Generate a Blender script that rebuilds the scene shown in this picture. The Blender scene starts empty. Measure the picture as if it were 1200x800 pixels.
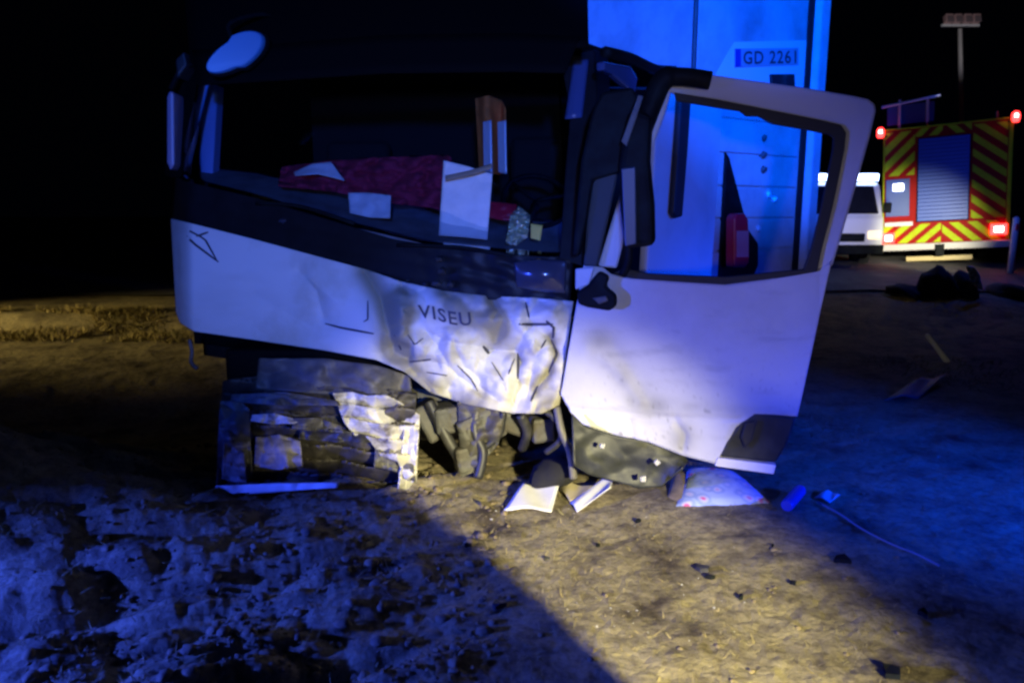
import bpy, bmesh, math, random
import numpy as np
from mathutils import Vector, Matrix

random.seed(7)
rng = np.random.default_rng(11)
R = math.radians
S = bpy.context.scene
COL = S.collection

# ------------------------------------------------------------------ camera
CAM = Vector((0, 0, 1.6))
FPX = 867.0
PITCH = R(9.82)
cd = bpy.data.cameras.new('camera')
cam = bpy.data.objects.new('camera', cd)
COL.objects.link(cam)
cam.location = CAM
cam.rotation_euler = (R(90) - PITCH, 0, 0)
cd.sensor_width = 36
cd.lens = FPX / 1200 * 36
cd.clip_start = 0.05
cd.clip_end = 2000
cd.dof.use_dof = True
cd.dof.focus_distance = 4.2
cd.dof.aperture_fstop = 2.6
S.camera = cam

# ------------------------------------------------------------------ night sky
W = bpy.data.worlds.new('World')
S.world = W
W.use_nodes = True
W.node_tree.nodes['Background'].inputs['Color'].default_value = (0.10, 0.16, 0.5, 1)
W.node_tree.nodes['Background'].inputs['Strength'].default_value = 0.0012

# ------------------------------------------------------------------ lamps
def lamp(name, kind, loc, power, color, size=0.1, target=None, cone=60, blend=0.3):
    l = bpy.data.lights.new(name, kind)
    l.energy = power
    l.color = color
    l.shadow_soft_size = size
    if kind == 'SPOT':
        l.spot_size = R(cone)
        l.spot_blend = blend
    o = bpy.data.objects.new(name, l)
    COL.objects.link(o)
    o.location = loc
    if target is not None:
        o.rotation_euler = (Vector(target) - Vector(loc)).to_track_quat('-Z', 'Y').to_euler()
    return o

lamp('blue_beacon_lamp', 'SPOT', (-4.6, 1.2, 1.15), 2400, (0.03, 0.075, 1.0), 0.05, (-0.6, 2.35, -0.2), 64, 0.9)
lamp('blue_beacon_lamp', 'SPOT', (0.5, -2.0, 4.2), 9500, (0.0, 0.085, 1.0), 0.15, (2.0, 7.0, 3.5), 29, 0.6)
lamp('blue_beacon_lamp', 'SPOT', (4.8, 3.2, 2.4), 520, (0.0, 0.07, 1.0), 0.1, (1.2, 5.3, 1.75), 34, 0.6)
lamp('blue_beacon_lamp', 'SPOT', (4.6, 1.7, 1.35), 1900, (0.0, 0.04, 1.0), 0.1, (2.6, 4.3, -0.1), 58, 1.0)
lamp('blue_beacon_lamp', 'SPOT', (0.3, -4.0, 2.3), 2200, (0.03, 0.15, 1.0), 0.15, (-1.0, 5.0, 2.1), 27, 0.55)
lamp('hand_torch', 'SPOT', (2.2, -2.5, 2.0), 6300, (1.0, 0.90, 0.50), 0.09, (0.18, 3.35, -0.15), 25, 1.0)
lamp('work_lamp', 'SPOT', (0.0, -2.6, 1.6), 205, (0.82, 0.74, 1.0), 0.1, (-0.1, 4.0, 1.0), 44, 0.7)
lamp('verge_lamp', 'SPOT', (-13.5, 6.2, 1.6), 3800, (1.0, 0.76, 0.30), 0.1, (-6.6, 9.4, -0.05), 42, 1.0)

S.view_settings.view_transform = 'Standard'
S.view_settings.look = 'None'
S.view_settings.exposure = 0
S.view_settings.gamma = 1
S.render.engine = 'CYCLES'
S.cycles.use_denoising = True
S.cycles.filter_width = 2.6
S.cycles.max_bounces = 6
S.cycles.transparent_max_bounces = 12

# ------------------------------------------------------------------ pixel ray -> point helpers
FW = Vector((0, math.cos(PITCH), -math.sin(PITCH)))
UP = Vector((0, math.sin(PITCH), math.cos(PITCH)))

def ray(px, py):
    return FW + Vector((1, 0, 0)) * ((px - 600) / FPX) - UP * ((py - 400) / FPX)

def at(px, py, Y):
    d = ray(px, py)
    return CAM + d * (Y / d.y)

class Plane:
    """vertical (or leaning) plane through two ground-plan points"""
    def __init__(self, a, b, lean=0.0, z0=1.0):
        a = Vector((a[0], a[1], z0)); b = Vector((b[0], b[1], z0))
        self.p = a
        t = (b - a).normalized()
        n = Vector((t.y, -t.x, 0))
        if n.y > 0: n = -n
        # lean > 0: the top leans away from the viewer
        self.n = (n * math.cos(lean) + Vector((0, 0, 1)) * math.sin(lean)).normalized()
        self.t = t
    def __call__(self, px, py):
        d = ray(px, py)
        k = (self.p - CAM).dot(self.n) / d.dot(self.n)
        return CAM + d * k

def plan(px, Y):
    p = at(px, 300, Y)
    return (p.x, p.y)

# ------------------------------------------------------------------ materials
def mat(name, col, rough=0.6, metal=0.0, col2=None, nscale=6.0, nlo=0.4, nhi=0.65, bump=0.0, bscale=30.0,
        emis=None, estr=0.0, spec=0.5, coat=0.0, dirt=None):
    m = bpy.data.materials.new(name)
    m.use_nodes = True
    nt = m.node_tree
    b = nt.nodes['Principled BSDF']
    b.inputs['Base Color'].default_value = (*col, 1)
    b.inputs['Roughness'].default_value = rough
    b.inputs['Metallic'].default_value = metal
    b.inputs['Specular IOR Level'].default_value = spec
    b.inputs['Coat Weight'].default_value = coat
    tc = nt.nodes.new('ShaderNodeTexCoord')
    if col2 is not None:
        n = nt.nodes.new('ShaderNodeTexNoise')
        n.inputs['Scale'].default_value = nscale
        n.inputs['Detail'].default_value = 8
        n.inputs['Roughness'].default_value = 0.65
        nt.links.new(tc.outputs['Object'], n.inputs['Vector'])
        r = nt.nodes.new('ShaderNodeValToRGB')
        r.color_ramp.elements[0].position = nlo
        r.color_ramp.elements[0].color = (*col, 1)
        r.color_ramp.elements[1].position = nhi
        r.color_ramp.elements[1].color = (*col2, 1)
        nt.links.new(n.outputs['Fac'], r.inputs['Fac'])
        nt.links.new(r.outputs['Color'], b.inputs['Base Color'])
    if bump:
        n2 = nt.nodes.new('ShaderNodeTexNoise')
        n2.inputs['Scale'].default_value = bscale
        n2.inputs['Detail'].default_value = 6
        nt.links.new(tc.outputs['Object'], n2.inputs['Vector'])
        bp = nt.nodes.new('ShaderNodeBump')
        bp.inputs['Strength'].default_value = bump
        bp.inputs['Distance'].default_value = 0.02
        nt.links.new(n2.outputs['Fac'], bp.inputs['Height'])
        nt.links.new(bp.outputs['Normal'], b.inputs['Normal'])
    if dirt is not None:
        at_ = nt.nodes.new('ShaderNodeAttribute'); at_.attribute_name = 'dirt'
        mx = nt.nodes.new('ShaderNodeMix'); mx.data_type = 'RGBA'
        nt.links.new(at_.outputs['Fac'], mx.inputs['Factor'])
        src = b.inputs['Base Color'].links[0].from_socket if b.inputs['Base Color'].links else None
        if src is not None: nt.links.new(src, mx.inputs['A'])
        else: mx.inputs['A'].default_value = (*col, 1)
        mx.inputs['B'].default_value = (*dirt, 1)
        nt.links.new(mx.outputs['Result'], b.inputs['Base Color'])
    if emis is not None:
        b.inputs['Emission Color'].default_value = (*emis, 1)
        b.inputs['Emission Strength'].default_value = estr
    return m

def glass(name, tint=(0.8, 0.85, 0.9)):
    m = bpy.data.materials.new(name)
    m.use_nodes = True
    nt = m.node_tree
    nt.nodes.remove(nt.nodes['Principled BSDF'])
    out = nt.nodes['Material Output']
    tr = nt.nodes.new('ShaderNodeBsdfTransparent')
    tr.inputs['Color'].default_value = (*tint, 1)
    gl = nt.nodes.new('ShaderNodeBsdfGlossy')
    gl.inputs['Roughness'].default_value = 0.03
    fr = nt.nodes.new('ShaderNodeFresnel')
    fr.inputs['IOR'].default_value = 1.45
    mx = nt.nodes.new('ShaderNodeMixShader')
    nt.links.new(fr.outputs[0], mx.inputs[0])
    nt.links.new(tr.outputs[0], mx.inputs[1])
    nt.links.new(gl.outputs[0], mx.inputs[2])
    nt.links.new(mx.outputs[0], out.inputs['Surface'])
    return m

M = {}
M['paint'] = mat('white_paint', (0.70, 0.70, 0.69), 0.55, dirt=(.30, .28, .19), col2=(0.50, 0.47, 0.38), nscale=2.2, nlo=0.5, nhi=0.8, bump=0.08, bscale=8, spec=.3)
M['door_paint'] = mat('white_door_paint', (0.60, 0.60, 0.60), 0.6, dirt=(.24, .24, .23), col2=(0.48, 0.47, 0.45), nscale=1.8, nlo=0.48, nhi=0.8, bump=0.06, bscale=7, spec=0.25)
M['box_paint'] = mat('box_paint', (0.62, 0.63, 0.64), 0.5, col2=(0.26, 0.27, 0.28), nscale=1.6, nlo=0.42, nhi=0.8, bump=0.05, bscale=4)
M['black'] = mat('black_plastic', (0.006, 0.006, 0.007), 0.6, spec=0.1, col2=(0.010, 0.014, 0.015), nscale=9, bump=0.1, bscale=40)
M['gloss_black'] = mat('gloss_black', (0.008, 0.008, 0.010), 0.45, spec=0.2, col2=(0.012, 0.012, 0.015), nscale=7, bump=0.1, bscale=12)
M['roof_black'] = mat('roof_black', (0.003, 0.003, 0.0035), 0.8, spec=0.08)
M['seal'] = mat('rubber_seal', (0.012, 0.012, 0.013), 0.65)
M['grey'] = mat('grey_plastic', (0.07, 0.07, 0.075), 0.55, col2=(0.13, 0.12, 0.10), nscale=8, bump=0.2, bscale=25)
M['dgrey'] = mat('dark_scuffed_plastic', (0.022, 0.022, 0.025), 0.5, col2=(0.10, 0.095, 0.085), nscale=4, nlo=0.5, nhi=0.75, bump=0.12, bscale=10)
M['dash'] = mat('dashboard', (0.22, 0.23, 0.25), 0.7, col2=(0.12, 0.12, 0.13), nscale=5)
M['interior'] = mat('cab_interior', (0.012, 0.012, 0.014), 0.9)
M['trim'] = mat('lamp_blue_trim', (0.28, 0.42, 0.80), 0.7)  # blue tint of the lamp is put into the base colour
M['mirror_edge'] = mat('mirror_edge', (0.28, 0.22, 0.32), 0.4)
M['steel'] = mat('torn_steel', (0.60, 0.58, 0.52), 0.6, metal=0.1, col2=(0.14, 0.12, 0.08), nscale=7, nlo=0.48, nhi=0.66, bump=0.08, bscale=9)
M['engine'] = mat('engine_metal', (0.08, 0.08, 0.075), 0.6, metal=0.2, col2=(0.07, 0.06, 0.045), nscale=9, bump=0.4, bscale=20)
M['rubber'] = mat('tyre_rubber', (0.02, 0.02, 0.02), 0.8, bump=0.2)
M['mirror'] = mat('lamp_blue_mirror', (0.05, 0.20, 0.42), 0.3)  # blue lamp light on the oval mirror is part of its colour
M['ink'] = mat('dark_print', (0.05, 0.05, 0.07), 0.6)
M['plate'] = mat('plate_face', (0.42, 0.44, 0.50), 0.5)
M['sticker'] = mat('pale_sticker', (0.86, 0.87, 0.88), 0.4)
M['liner'] = mat('liner_plastic', (.014, .016, .015), .55, col2=(.035, .038, .034), nscale=6, bump=.15, bscale=12)
M['glass'] = glass('windscreen_glass')
M['red'] = mat('red_fabric', (0.46, 0.03, 0.08), 0.9, col2=(0.34, 0.02, 0.05), nscale=8, bump=0.3, bscale=18)
M['paper'] = mat('paper', (0.80, 0.80, 0.78), 0.8, col2=(0.70, 0.70, 0.68), nscale=9, bump=0.08, bscale=10)
M['orange'] = mat('orange_fabric', (0.80, 0.22, 0.04), 0.85, bump=0.2)
M['tape'] = mat('reflective_tape', (0.75, 0.78, 0.80), 0.3, metal=0.2)
M['foil'] = mat('clear_wrapper', (0.75, 0.72, 0.45), 0.2, metal=0.5, bump=0.5, bscale=40)
M['yellow'] = mat('yellow_card', (0.70, 0.55, 0.10), 0.7)
M['lens'] = mat('lamp_lens', (0.05, 0.05, 0.07), 0.2, coat=0.5)
M['redbox'] = mat('red_enamel', (0.62, 0.02, 0.05), 0.35)
M['pinkprint'] = mat('pale_red_label', (0.65, 0.25, 0.30), 0.5)

# ------------------------------------------------------------------ object helpers
def link(name, me, parent=None, m=None, smooth=False):
    if m is not None:
        me.materials.append(m)
    if smooth:
        me.polygons.foreach_set('use_smooth', [True] * len(me.polygons))
    o = bpy.data.objects.new(name, me)
    COL.objects.link(o)
    if parent is not None:
        o.parent = parent
    return o

def root_loc(p):
    while p is not None and p.parent is not None:
        p = p.parent
    return Vector(p.location) if p is not None else Vector((0, 0, 0))

def mesh(name, verts, faces, m, parent=None, smooth=False, world=True, fix=True):
    """verts in world space when world: they are moved to the root thing's own origin"""
    off = root_loc(parent) if world else Vector((0, 0, 0))
    me = bpy.data.meshes.new(name)
    me.from_pydata([tuple(Vector(v) - off) for v in verts], [], faces)
    if fix:
        bm = bmesh.new(); bm.from_mesh(me)
        bmesh.ops.recalc_face_normals(bm, faces=bm.faces)
        bm.to_mesh(me); bm.free()
    me.update()
    return link(name, me, parent, m, smooth)

def tag(o, label=None, cat=None, group=None, kind=None):
    if label: o['label'] = label
    if cat: o['category'] = cat
    if group: o['group'] = group
    if kind: o['kind'] = kind
    return o

def thing(name, label, cat, loc, group=None):
    o = bpy.data.objects.new(name, None)
    o.empty_display_size = 0.2
    COL.objects.link(o)
    o.location = loc
    return tag(o, label, cat, group)

def single(name, verts, faces, m, base, label, cat, group=None, smooth=False):
    """a thing of one mesh, its origin at base"""
    base = Vector(base)
    o = mesh(name, [Vector(v) - base for v in verts], faces, m, None, smooth)
    o.location = base
    return tag(o, label, cat, group)

def solid(o, t, off=0.0):
    s = o.modifiers.new('thickness', 'SOLIDIFY')
    s.thickness = t
    s.offset = off
    return o

def bevel(o, w, seg=2):
    b = o.modifiers.new('bevel', 'BEVEL')
    b.width = w; b.segments = seg; b.limit_method = 'ANGLE'; b.angle_limit = R(35)
    return o

def box_vf(c, s, rot=None):
    c = Vector(c)
    vs = []
    for z in (-1, 1):
        for y in (-1, 1):
            for x in (-1, 1):
                v = Vector((x * s[0] / 2, y * s[1] / 2, z * s[2] / 2))
                if rot is not None: v = rot @ v
                vs.append(c + v)
    fs = [(0, 2, 3, 1), (4, 5, 7, 6), (0, 1, 5, 4), (2, 6, 7, 3), (0, 4, 6, 2), (1, 3, 7, 5)]
    return vs, fs

def merge(*vfs):
    V, F = [], []
    for v, f in vfs:
        n = len(V)
        V += list(v)
        F += [tuple(i + n for i in q) for q in f]
    return V, F

def prism_vf(front, dvec):
    n = len(front)
    dvec = Vector(dvec)
    V = [Vector(p) for p in front] + [Vector(p) + dvec for p in front]
    F = [tuple(range(n)), tuple(range(2 * n - 1, n - 1, -1))]
    F += [(i, (i + 1) % n, n + (i + 1) % n, n + i) for i in range(n)]
    return V, F

def tube_vf(pts, rads, seg=10, cap=True):
    pts = [Vector(p) for p in pts]
    if not hasattr(rads, '__len__'): rads = [rads] * len(pts)
    V, F = [], []
    n = None
    for i, p in enumerate(pts):
        t = (pts[min(i + 1, len(pts) - 1)] - pts[max(i - 1, 0)]).normalized()
        if n is None:
            n = t.orthogonal().normalized()
        n = (n - t * n.dot(t)).normalized()
        b = t.cross(n)
        for k in range(seg):
            a = 2 * math.pi * k / seg
            V.append(p + (n * math.cos(a) + b * math.sin(a)) * rads[i])
    for i in range(len(pts) - 1):
        for k in range(seg):
            F.append((i * seg + k, i * seg + (k + 1) % seg, (i + 1) * seg + (k + 1) % seg, (i + 1) * seg + k))
    if cap:
        F.append(tuple(range(seg - 1, -1, -1)))
        e = (len(pts) - 1) * seg
        F.append(tuple(range(e, e + seg)))
    return V, F

def smooth_path(pts, n=6):
    pts = [Vector(p) for p in pts]
    out = []
    for i in range(len(pts) - 1):
        p0, p1, p2, p3 = pts[max(i - 1, 0)], pts[i], pts[i + 1], pts[min(i + 2, len(pts) - 1)]
        for k in range(n):
            t = k / n
            out.append(0.5 * ((2 * p1) + (p2 - p0) * t + (2 * p0 - 5 * p1 + 4 * p2 - p3) * t * t + (3 * p1 - p0 - 3 * p2 + p3) * t ** 3))
    out.append(pts[-1])
    return out

def polyline(pts):
    """function of u in 0..1 along a pixel polyline, by length"""
    P = np.array(pts, float)
    L = np.concatenate([[0], np.cumsum(np.hypot(*np.diff(P, axis=0).T))])
    L /= L[-1]
    return lambda u: (np.interp(u, L, P[:, 0]), np.interp(u, L, P[:, 1]))

def sheet_vf(top, bottom, nu, nv, surf):
    """a ruled sheet between two outline edges; surf(px, py, u, v) -> world point"""
    T, B = polyline(top), polyline(bottom)
    V, F = [], []
    for j in range(nv + 1):
        v = j / nv
        for i in range(nu + 1):
            u = i / nu
            tx, ty = T(u); bx, by = B(u)
            V.append(surf(tx + (bx - tx) * v, ty + (by - ty) * v, u, v))
    for j in range(nv):
        for i in range(nu):
            a = j * (nu + 1) + i
            F.append((a, a + 1, a + nu + 2, a + nu + 1))
    return V, F

# value noise ------------------------------------------------------
_lat = rng.random((256, 256))
def vnoise(x, y):
    x = np.asarray(x, float); y = np.asarray(y, float)
    xi = np.floor(x).astype(int); yi = np.floor(y).astype(int)
    fx = x - xi; fy = y - yi
    fx = fx * fx * fx * (fx * (fx * 6 - 15) + 10); fy = fy * fy * fy * (fy * (fy * 6 - 15) + 10)
    g = lambda a, b: _lat[a & 255, b & 255]
    return (g(xi, yi) * (1 - fx) + g(xi + 1, yi) * fx) * (1 - fy) + (g(xi, yi + 1) * (1 - fx) + g(xi + 1, yi + 1) * fx) * fy

def fbm(x, y, o=4):
    s = 0; a = 0.5; f = 1.0
    for k in range(o):
        s = s + a * (vnoise(x * f + 17.3 * k, y * f + 9.1 * k) - 0.5); a *= 0.5; f *= 2.03
    return s

def billow(x, y, o=3):
    s = 0; a = 0.5; f = 1.0
    for k in range(o):
        s = s + a * np.abs(vnoise(x * f + 31.7 * k, y * f + 5.9 * k) * 2 - 1); a *= 0.5; f *= 2.1
    return s

def tri(t):
    t = t - math.floor(t)
    return abs(t * 2 - 1)

def crumple(x, y, seed=0, n=5, f0=1.0):
    """folds with sharp creases, 0..1"""
    rr = random.Random(seed)
    s = 0; w = 0
    for k in range(n):
        a = rr.uniform(0, math.pi); f = f0 * rr.uniform(0.7, 1.9); ph = rr.random()
        wx = float(fbm(x * 1.3 * f0 + k * 7.7, y * 1.3 * f0 + seed, 2)) * 1.1
        am = 1 / f
        s += am * tri((x * math.cos(a) + y * math.sin(a)) * f + ph + wx); w += am
    return s / w

from mathutils.geometry import delaunay_2d_cdt
class Facets:
    """crumpled sheet: jittered points with random depths joined by flat triangles (pixel space)"""
    def __init__(self, x0, y0, x1, y1, sx, sy, seed):
        r = np.random.default_rng(seed)
        P, H = [], []
        ny = int((y1 - y0) / sy) + 4; nx = int((x1 - x0) / sx) + 4
        for j in range(ny):
            for i in range(nx):
                P.append(Vector((x0 + (i - 1 + .5 * (j & 1) + r.uniform(-.42, .42)) * sx, y0 + (j - 1 + r.uniform(-.42, .42)) * sy)))
                H.append(r.uniform(-.5, .5))
        out = delaunay_2d_cdt(P, [], [], 0, 1e-5)
        vs, fs, ov = out[0], out[2], out[3]
        h = [H[o[0]] if o else 0 for o in ov]
        self.x0, self.y0 = int(x0) - 2, int(y0) - 2
        W_, H_ = int(x1 - x0) + 6, int(y1 - y0) + 6
        self.img = np.zeros((H_, W_))
        for f in fs:
            a, b, c = (vs[k] for k in f[:3])
            ux0, ux1 = int(min(a.x, b.x, c.x)) - self.x0, int(max(a.x, b.x, c.x)) + 1 - self.x0
            uy0, uy1 = int(min(a.y, b.y, c.y)) - self.y0, int(max(a.y, b.y, c.y)) + 1 - self.y0
            ux0, uy0 = max(ux0, 0), max(uy0, 0); ux1, uy1 = min(ux1, W_ - 1), min(uy1, H_ - 1)
            if ux1 < ux0 or uy1 < uy0: continue
            X, Y = np.meshgrid(np.arange(ux0, ux1 + 1) + self.x0, np.arange(uy0, uy1 + 1) + self.y0)
            d = (b.y - c.y) * (a.x - c.x) + (c.x - b.x) * (a.y - c.y)
            if abs(d) < 1e-9: continue
            l0 = ((b.y - c.y) * (X - c.x) + (c.x - b.x) * (Y - c.y)) / d
            l1 = ((c.y - a.y) * (X - c.x) + (a.x - c.x) * (Y - c.y)) / d
            l2 = 1 - l0 - l1
            m = (l0 >= -1e-6) & (l1 >= -1e-6) & (l2 >= -1e-6)
            sub = self.img[uy0:uy1 + 1, ux0:ux1 + 1]
            sub[m] = (l0 * h[f[0]] + l1 * h[f[1]] + l2 * h[f[2]])[m]
    def __call__(self, x, y):
        x = min(max(x - self.x0, 0), self.img.shape[1] - 1.01); y = min(max(y - self.y0, 0), self.img.shape[0] - 1.01)
        i, j = int(x), int(y); fx, fy = x - i, y - j; I = self.img
        return (I[j, i] * (1 - fx) + I[j, i + 1] * fx) * (1 - fy) + (I[j + 1, i] * (1 - fx) + I[j + 1, i + 1] * fx) * fy

def pix(p):
    d = p - CAM; k = d.dot(FW)
    return 600 + FPX * d.x / k, 400 - FPX * d.dot(UP) / k

def stain(o, fn):
    """dirt amount per vertex, read by the paint material"""
    off = root_loc(o)
    a = o.data.attributes.new('dirt', 'FLOAT', 'POINT')
    a.data.foreach_set('value', [fn(*pix(v.co + off)) for v in o.data.vertices])

# ------------------------------------------------------------------ terrain
def sst(a, b, x):
    t = np.clip((x - a) / (b - a), 0, 1)
    return t * t * (3 - 2 * t)

def road_z(x, y):
    return np.where(x > 0, np.minimum(0.30 + 0.0625 * (y - 12), 0.60), 0.22)

def gbase(x, y):
    x = np.asarray(x, float); y = np.asarray(y, float)
    z = np.zeros_like(x + y)
    # earth bank in the left foreground
    z = z + 0.62 * np.exp(-(((x + 3.3) / 1.25) ** 2 + ((y - 3.75) / 0.95) ** 2))
    # hollow behind it, beside the truck
    z = z - 0.30 * np.exp(-(((x + 3.4) / 1.9) ** 2 + ((y - 6.2) / 1.3) ** 2))
    # left verge and road
    wl = 1 - sst(-2.5, 0.5, x)
    z = z + wl * 0.24 * sst(9.75, 10.35, y + 0.12 * np.sin(x * 1.7))
    # right embankment
    wr = sst(0.0, 2.5, x)
    zr = np.minimum(0.30 + 0.0625 * (y - 12), 0.60)
    z = z + wr * sst(8.5, 11.9, y) * (zr - 0.0)
    # unseen soil heap, added and shaped to cast a shadow in the torch light
    q = np.abs(x - SHADE_HEAP[0]) - SHADE_HEAP[3]                    # distance past the flat top towards its rounded ends
    top = np.where(q < 0, SHADE_HEAP[2], SHADE_HEAP[2] - .42 + .42 * np.sqrt(np.clip(1 - (q / .40) ** 2, 0, 1)))
    top = top * (1 - sst(.39, .45, q))
    z = z + top * np.exp(-((y - SHADE_HEAP[1]) / SHADE_HEAP[4]) ** 2)
    return z
SHADE_HEAP = (-0.50, 0.65, 1.14, 1.10, 0.22)

def gz(x, y):
    x = np.asarray(x, float); y = np.asarray(y, float)
    z = gbase(x, y)
    dist = np.hypot(x, y)
    rough = (1 - sst(-1.1, 0.15, x - 0.05 * (y - 3))) * (1 - sst(4.2, 5.2, y))
    c, s = math.cos(R(28)), math.sin(R(28))
    u = x * c + y * s; v = -x * s + y * c
    amp = 0.035 + 0.33 * rough
    onroad = np.where(x > 0, sst(11.5, 12.0, y), sst(10.3, 10.6, y))
    amp = amp * (1 - 0.93 * onroad) * (0.04 + 0.96 * sst(1.25, 1.75, y))
    n = 0.8 * (billow(u * 0.75, v * 2.3, 3) - 0.45) + 0.30 * (billow(u * 2.6 + 3, v * 5 + 8, 2) - 0.4)
    z = z + amp * n + 0.10 * rough * sst(1.25, 1.75, y) * fbm(u * 1.1 + 4, v * 2.0, 2)
    z = z + (0.018 + 0.02 * rough) * (1 - 0.9 * onroad) * fbm(x * 9, y * 9, 3)
    z = z + (0.010 + 0.010 * rough) * (1 - 0.8 * onroad) * fbm(x * 27, y * 27, 3)
    return z

def g(x, y):
    return float(gz(np.array([x]), np.array([y]))[0])

fr_a = np.linspace(R(-47), R(47), 620)
sd_a = np.linspace(R(47), R(80), 110)[1:]
bk_a = np.linspace(R(80), R(280), 40)[1:-1]
ang = np.concatenate([-sd_a[::-1], fr_a, sd_a, bk_a])
rad = np.concatenate([np.geomspace(0.3, 1.9, 70), np.geomspace(1.95, 16, 430), np.geomspace(16.4, 300, 40)])
A_, R_ = np.meshgrid(ang, rad)
X_ = R_ * np.sin(A_); Y_ = R_ * np.cos(A_)
Z_ = gz(X_, Y_)
na, nr = len(ang), len(rad)
verts = np.column_stack([X_.ravel(), Y_.ravel(), Z_.ravel()])
verts = np.vstack([verts, [[0, 0, g(0, 0)]]])
i0 = (np.arange(nr - 1)[:, None] * na + np.arange(na)[None, :])
i1 = (np.arange(nr - 1)[:, None] * na + (np.arange(na)[None, :] + 1) % na)
quads = np.stack([i0, i1, i1 + na, i0 + na], -1).reshape(-1, 4)
faces = [tuple(q) for q in quads.tolist()]
ctr = len(verts) - 1
faces += [(ctr, (k + 1) % na, k) for k in range(na)]
gm = bpy.data.meshes.new('field')
gm.from_pydata(verts.tolist(), [], faces)
gm.update()

def ground_mat():
    m = bpy.data.materials.new('field_soil')
    m.use_nodes = True
    nt = m.node_tree; L = nt.links
    b = nt.nodes['Principled BSDF']
    b.inputs['Roughness'].default_value = 0.8
    b.inputs['Specular IOR Level'].default_value = 0.35
    tc = nt.nodes.new('ShaderNodeTexCoord')
    def noise(sc, det=8, r=0.65):
        n = nt.nodes.new('ShaderNodeTexNoise')
        n.inputs['Scale'].default_value = sc; n.inputs['Detail'].default_value = det; n.inputs['Roughness'].default_value = r
        L.new(tc.outputs['Object'], n.inputs['Vector']); return n
    def ramp(src, stops):
        r = nt.nodes.new('ShaderNodeValToRGB')
        e = r.color_ramp.elements
        e[0].position, e[0].color = stops[0][0], (*stops[0][1], 1)
        e[1].position, e[1].color = stops[-1][0], (*stops[-1][1], 1)
        for p, c in stops[1:-1]:
            x = e.new(p); x.color = (*c, 1)
        L.new(src, r.inputs['Fac']); return r
    r1 = ramp(noise(2.3, 10, 0.7).outputs['Fac'], [(0.34, (0.06, 0.045, 0.03)), (0.46, (0.22, 0.185, 0.11)), (0.58, (0.35, 0.30, 0.17)), (0.72, (0.22, 0.185, 0.11))])
    r2 = ramp(noise(22, 8, 0.75).outputs['Fac'], [(0.36, (0.5, 0.47, 0.45)), (0.5, (0.9, 0.9, 0.9)), (0.7, (1.25, 1.22, 1.15))])
    mx = nt.nodes.new('ShaderNodeMix'); mx.data_type = 'RGBA'; mx.blend_type = 'MULTIPLY'
    mx.inputs['Factor'].default_value = 1.0
    L.new(r1.outputs['Color'], mx.inputs['A']); L.new(r2.outputs['Color'], mx.inputs['B'])
    L.new(mx.outputs['Result'], b.inputs['Base Color'])
    bp = nt.nodes.new('ShaderNodeBump'); bp.inputs['Strength'].default_value = 0.7; bp.inputs['Distance'].default_value = 0.025
    L.new(noise(38, 8, 0.7).outputs['Fac'], bp.inputs['Height'])
    L.new(bp.outputs['Normal'], b.inputs['Normal'])
    return m
field = link('field', gm, None, ground_mat(), True)
tag(field, kind='structure')

# road sheet at the right and at the left behind the verge
M['asphalt'] = mat('asphalt', (0.06, 0.06, 0.062), 0.75, col2=(0.13, 0.125, 0.12), nscale=3, bump=0.5, bscale=60)
def road(x0, x1, y0, y1, nx, ny):
    V, F = [], []
    for j in range(ny + 1):
        for i in range(nx + 1):
            x = x0 + (x1 - x0) * i / nx
            y = y0 + (y1 - y0) * j / ny + 0.1 * math.sin(x * 2.3) * (1 - j / ny)
            V.append((x, y, float(gbase(np.array([x]), np.array([y]))[0]) + 0.035))
    for j in range(ny):
        for i in range(nx):
            a = j * (nx + 1) + i
            F.append((a, a + 1, a + nx + 2, a + nx + 1))
    return V, F
o = mesh('road', *road(-60, 60, 12.2, 30, 160, 40), M['asphalt'], smooth=True)
tag(o, kind='structure')

# dry grass: single blades, uncountable
def blades(name, pts, h, w, m, lean=0.6):
    n = len(pts)
    x, y = pts[:, 0], pts[:, 1]
    z = gz(x, y) - 0.006
    a = rng.random(n) * 2 * np.pi
    hh = h * (0.4 + rng.random(n)); le = lean * rng.random(n) * hh * 1.6
    b = rng.random(n) * 2 * np.pi
    ww = w * (0.6 + 0.8 * rng.random(n))
    P = np.zeros((n, 3, 3))
    P[:, 0] = np.column_stack([x - np.cos(a) * ww, y - np.sin(a) * ww, z])
    P[:, 1] = np.column_stack([x + np.cos(a) * ww, y + np.sin(a) * ww, z])
    P[:, 2] = np.column_stack([x + np.cos(b) * le, y + np.sin(b) * le, z + hh])
    me = bpy.data.meshes.new(name)
    me.from_pydata(P.reshape(-1, 3).tolist(), [], np.arange(n * 3).reshape(-1, 3).tolist())
    me.update()
    return tag(link(name, me, None, m), kind='stuff')
M['straw'] = mat('dry_straw', (0.38, 0.30, 0.12), 0.8, col2=(0.20, 0.18, 0.07), nscale=3)
M['weed'] = mat('dull_weed', (0.10, 0.11, 0.05), 0.8, col2=(0.20, 0.17, 0.08), nscale=2)
n = 26000
px = rng.random(n) * 5.2 - 1.6; py = 2.2 + rng.random(n) * 3.6
k = vnoise(px * 1.6, py * 1.6) + 0.35 * rng.random(n) > 0.62
blades('dry_stubble', np.column_stack([px, py])[k][:4500], 0.018, 0.0028, M['straw'], 2.2)
n = 16000
px = -2.2 - rng.random(n) * 8.0; py = 9.2 + rng.random(n) ** .8 * 1.3
k = vnoise(px * 1.3, py * 2.2) + .3 * rng.random(n) > .5
blades('verge_grass', np.column_stack([px, py])[k], 0.085, 0.010, M['straw'], 1.5)
n = 12000
px = 1.5 + rng.random(n) * 7.5; py = 5.0 + rng.random(n) * 6.5
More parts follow.
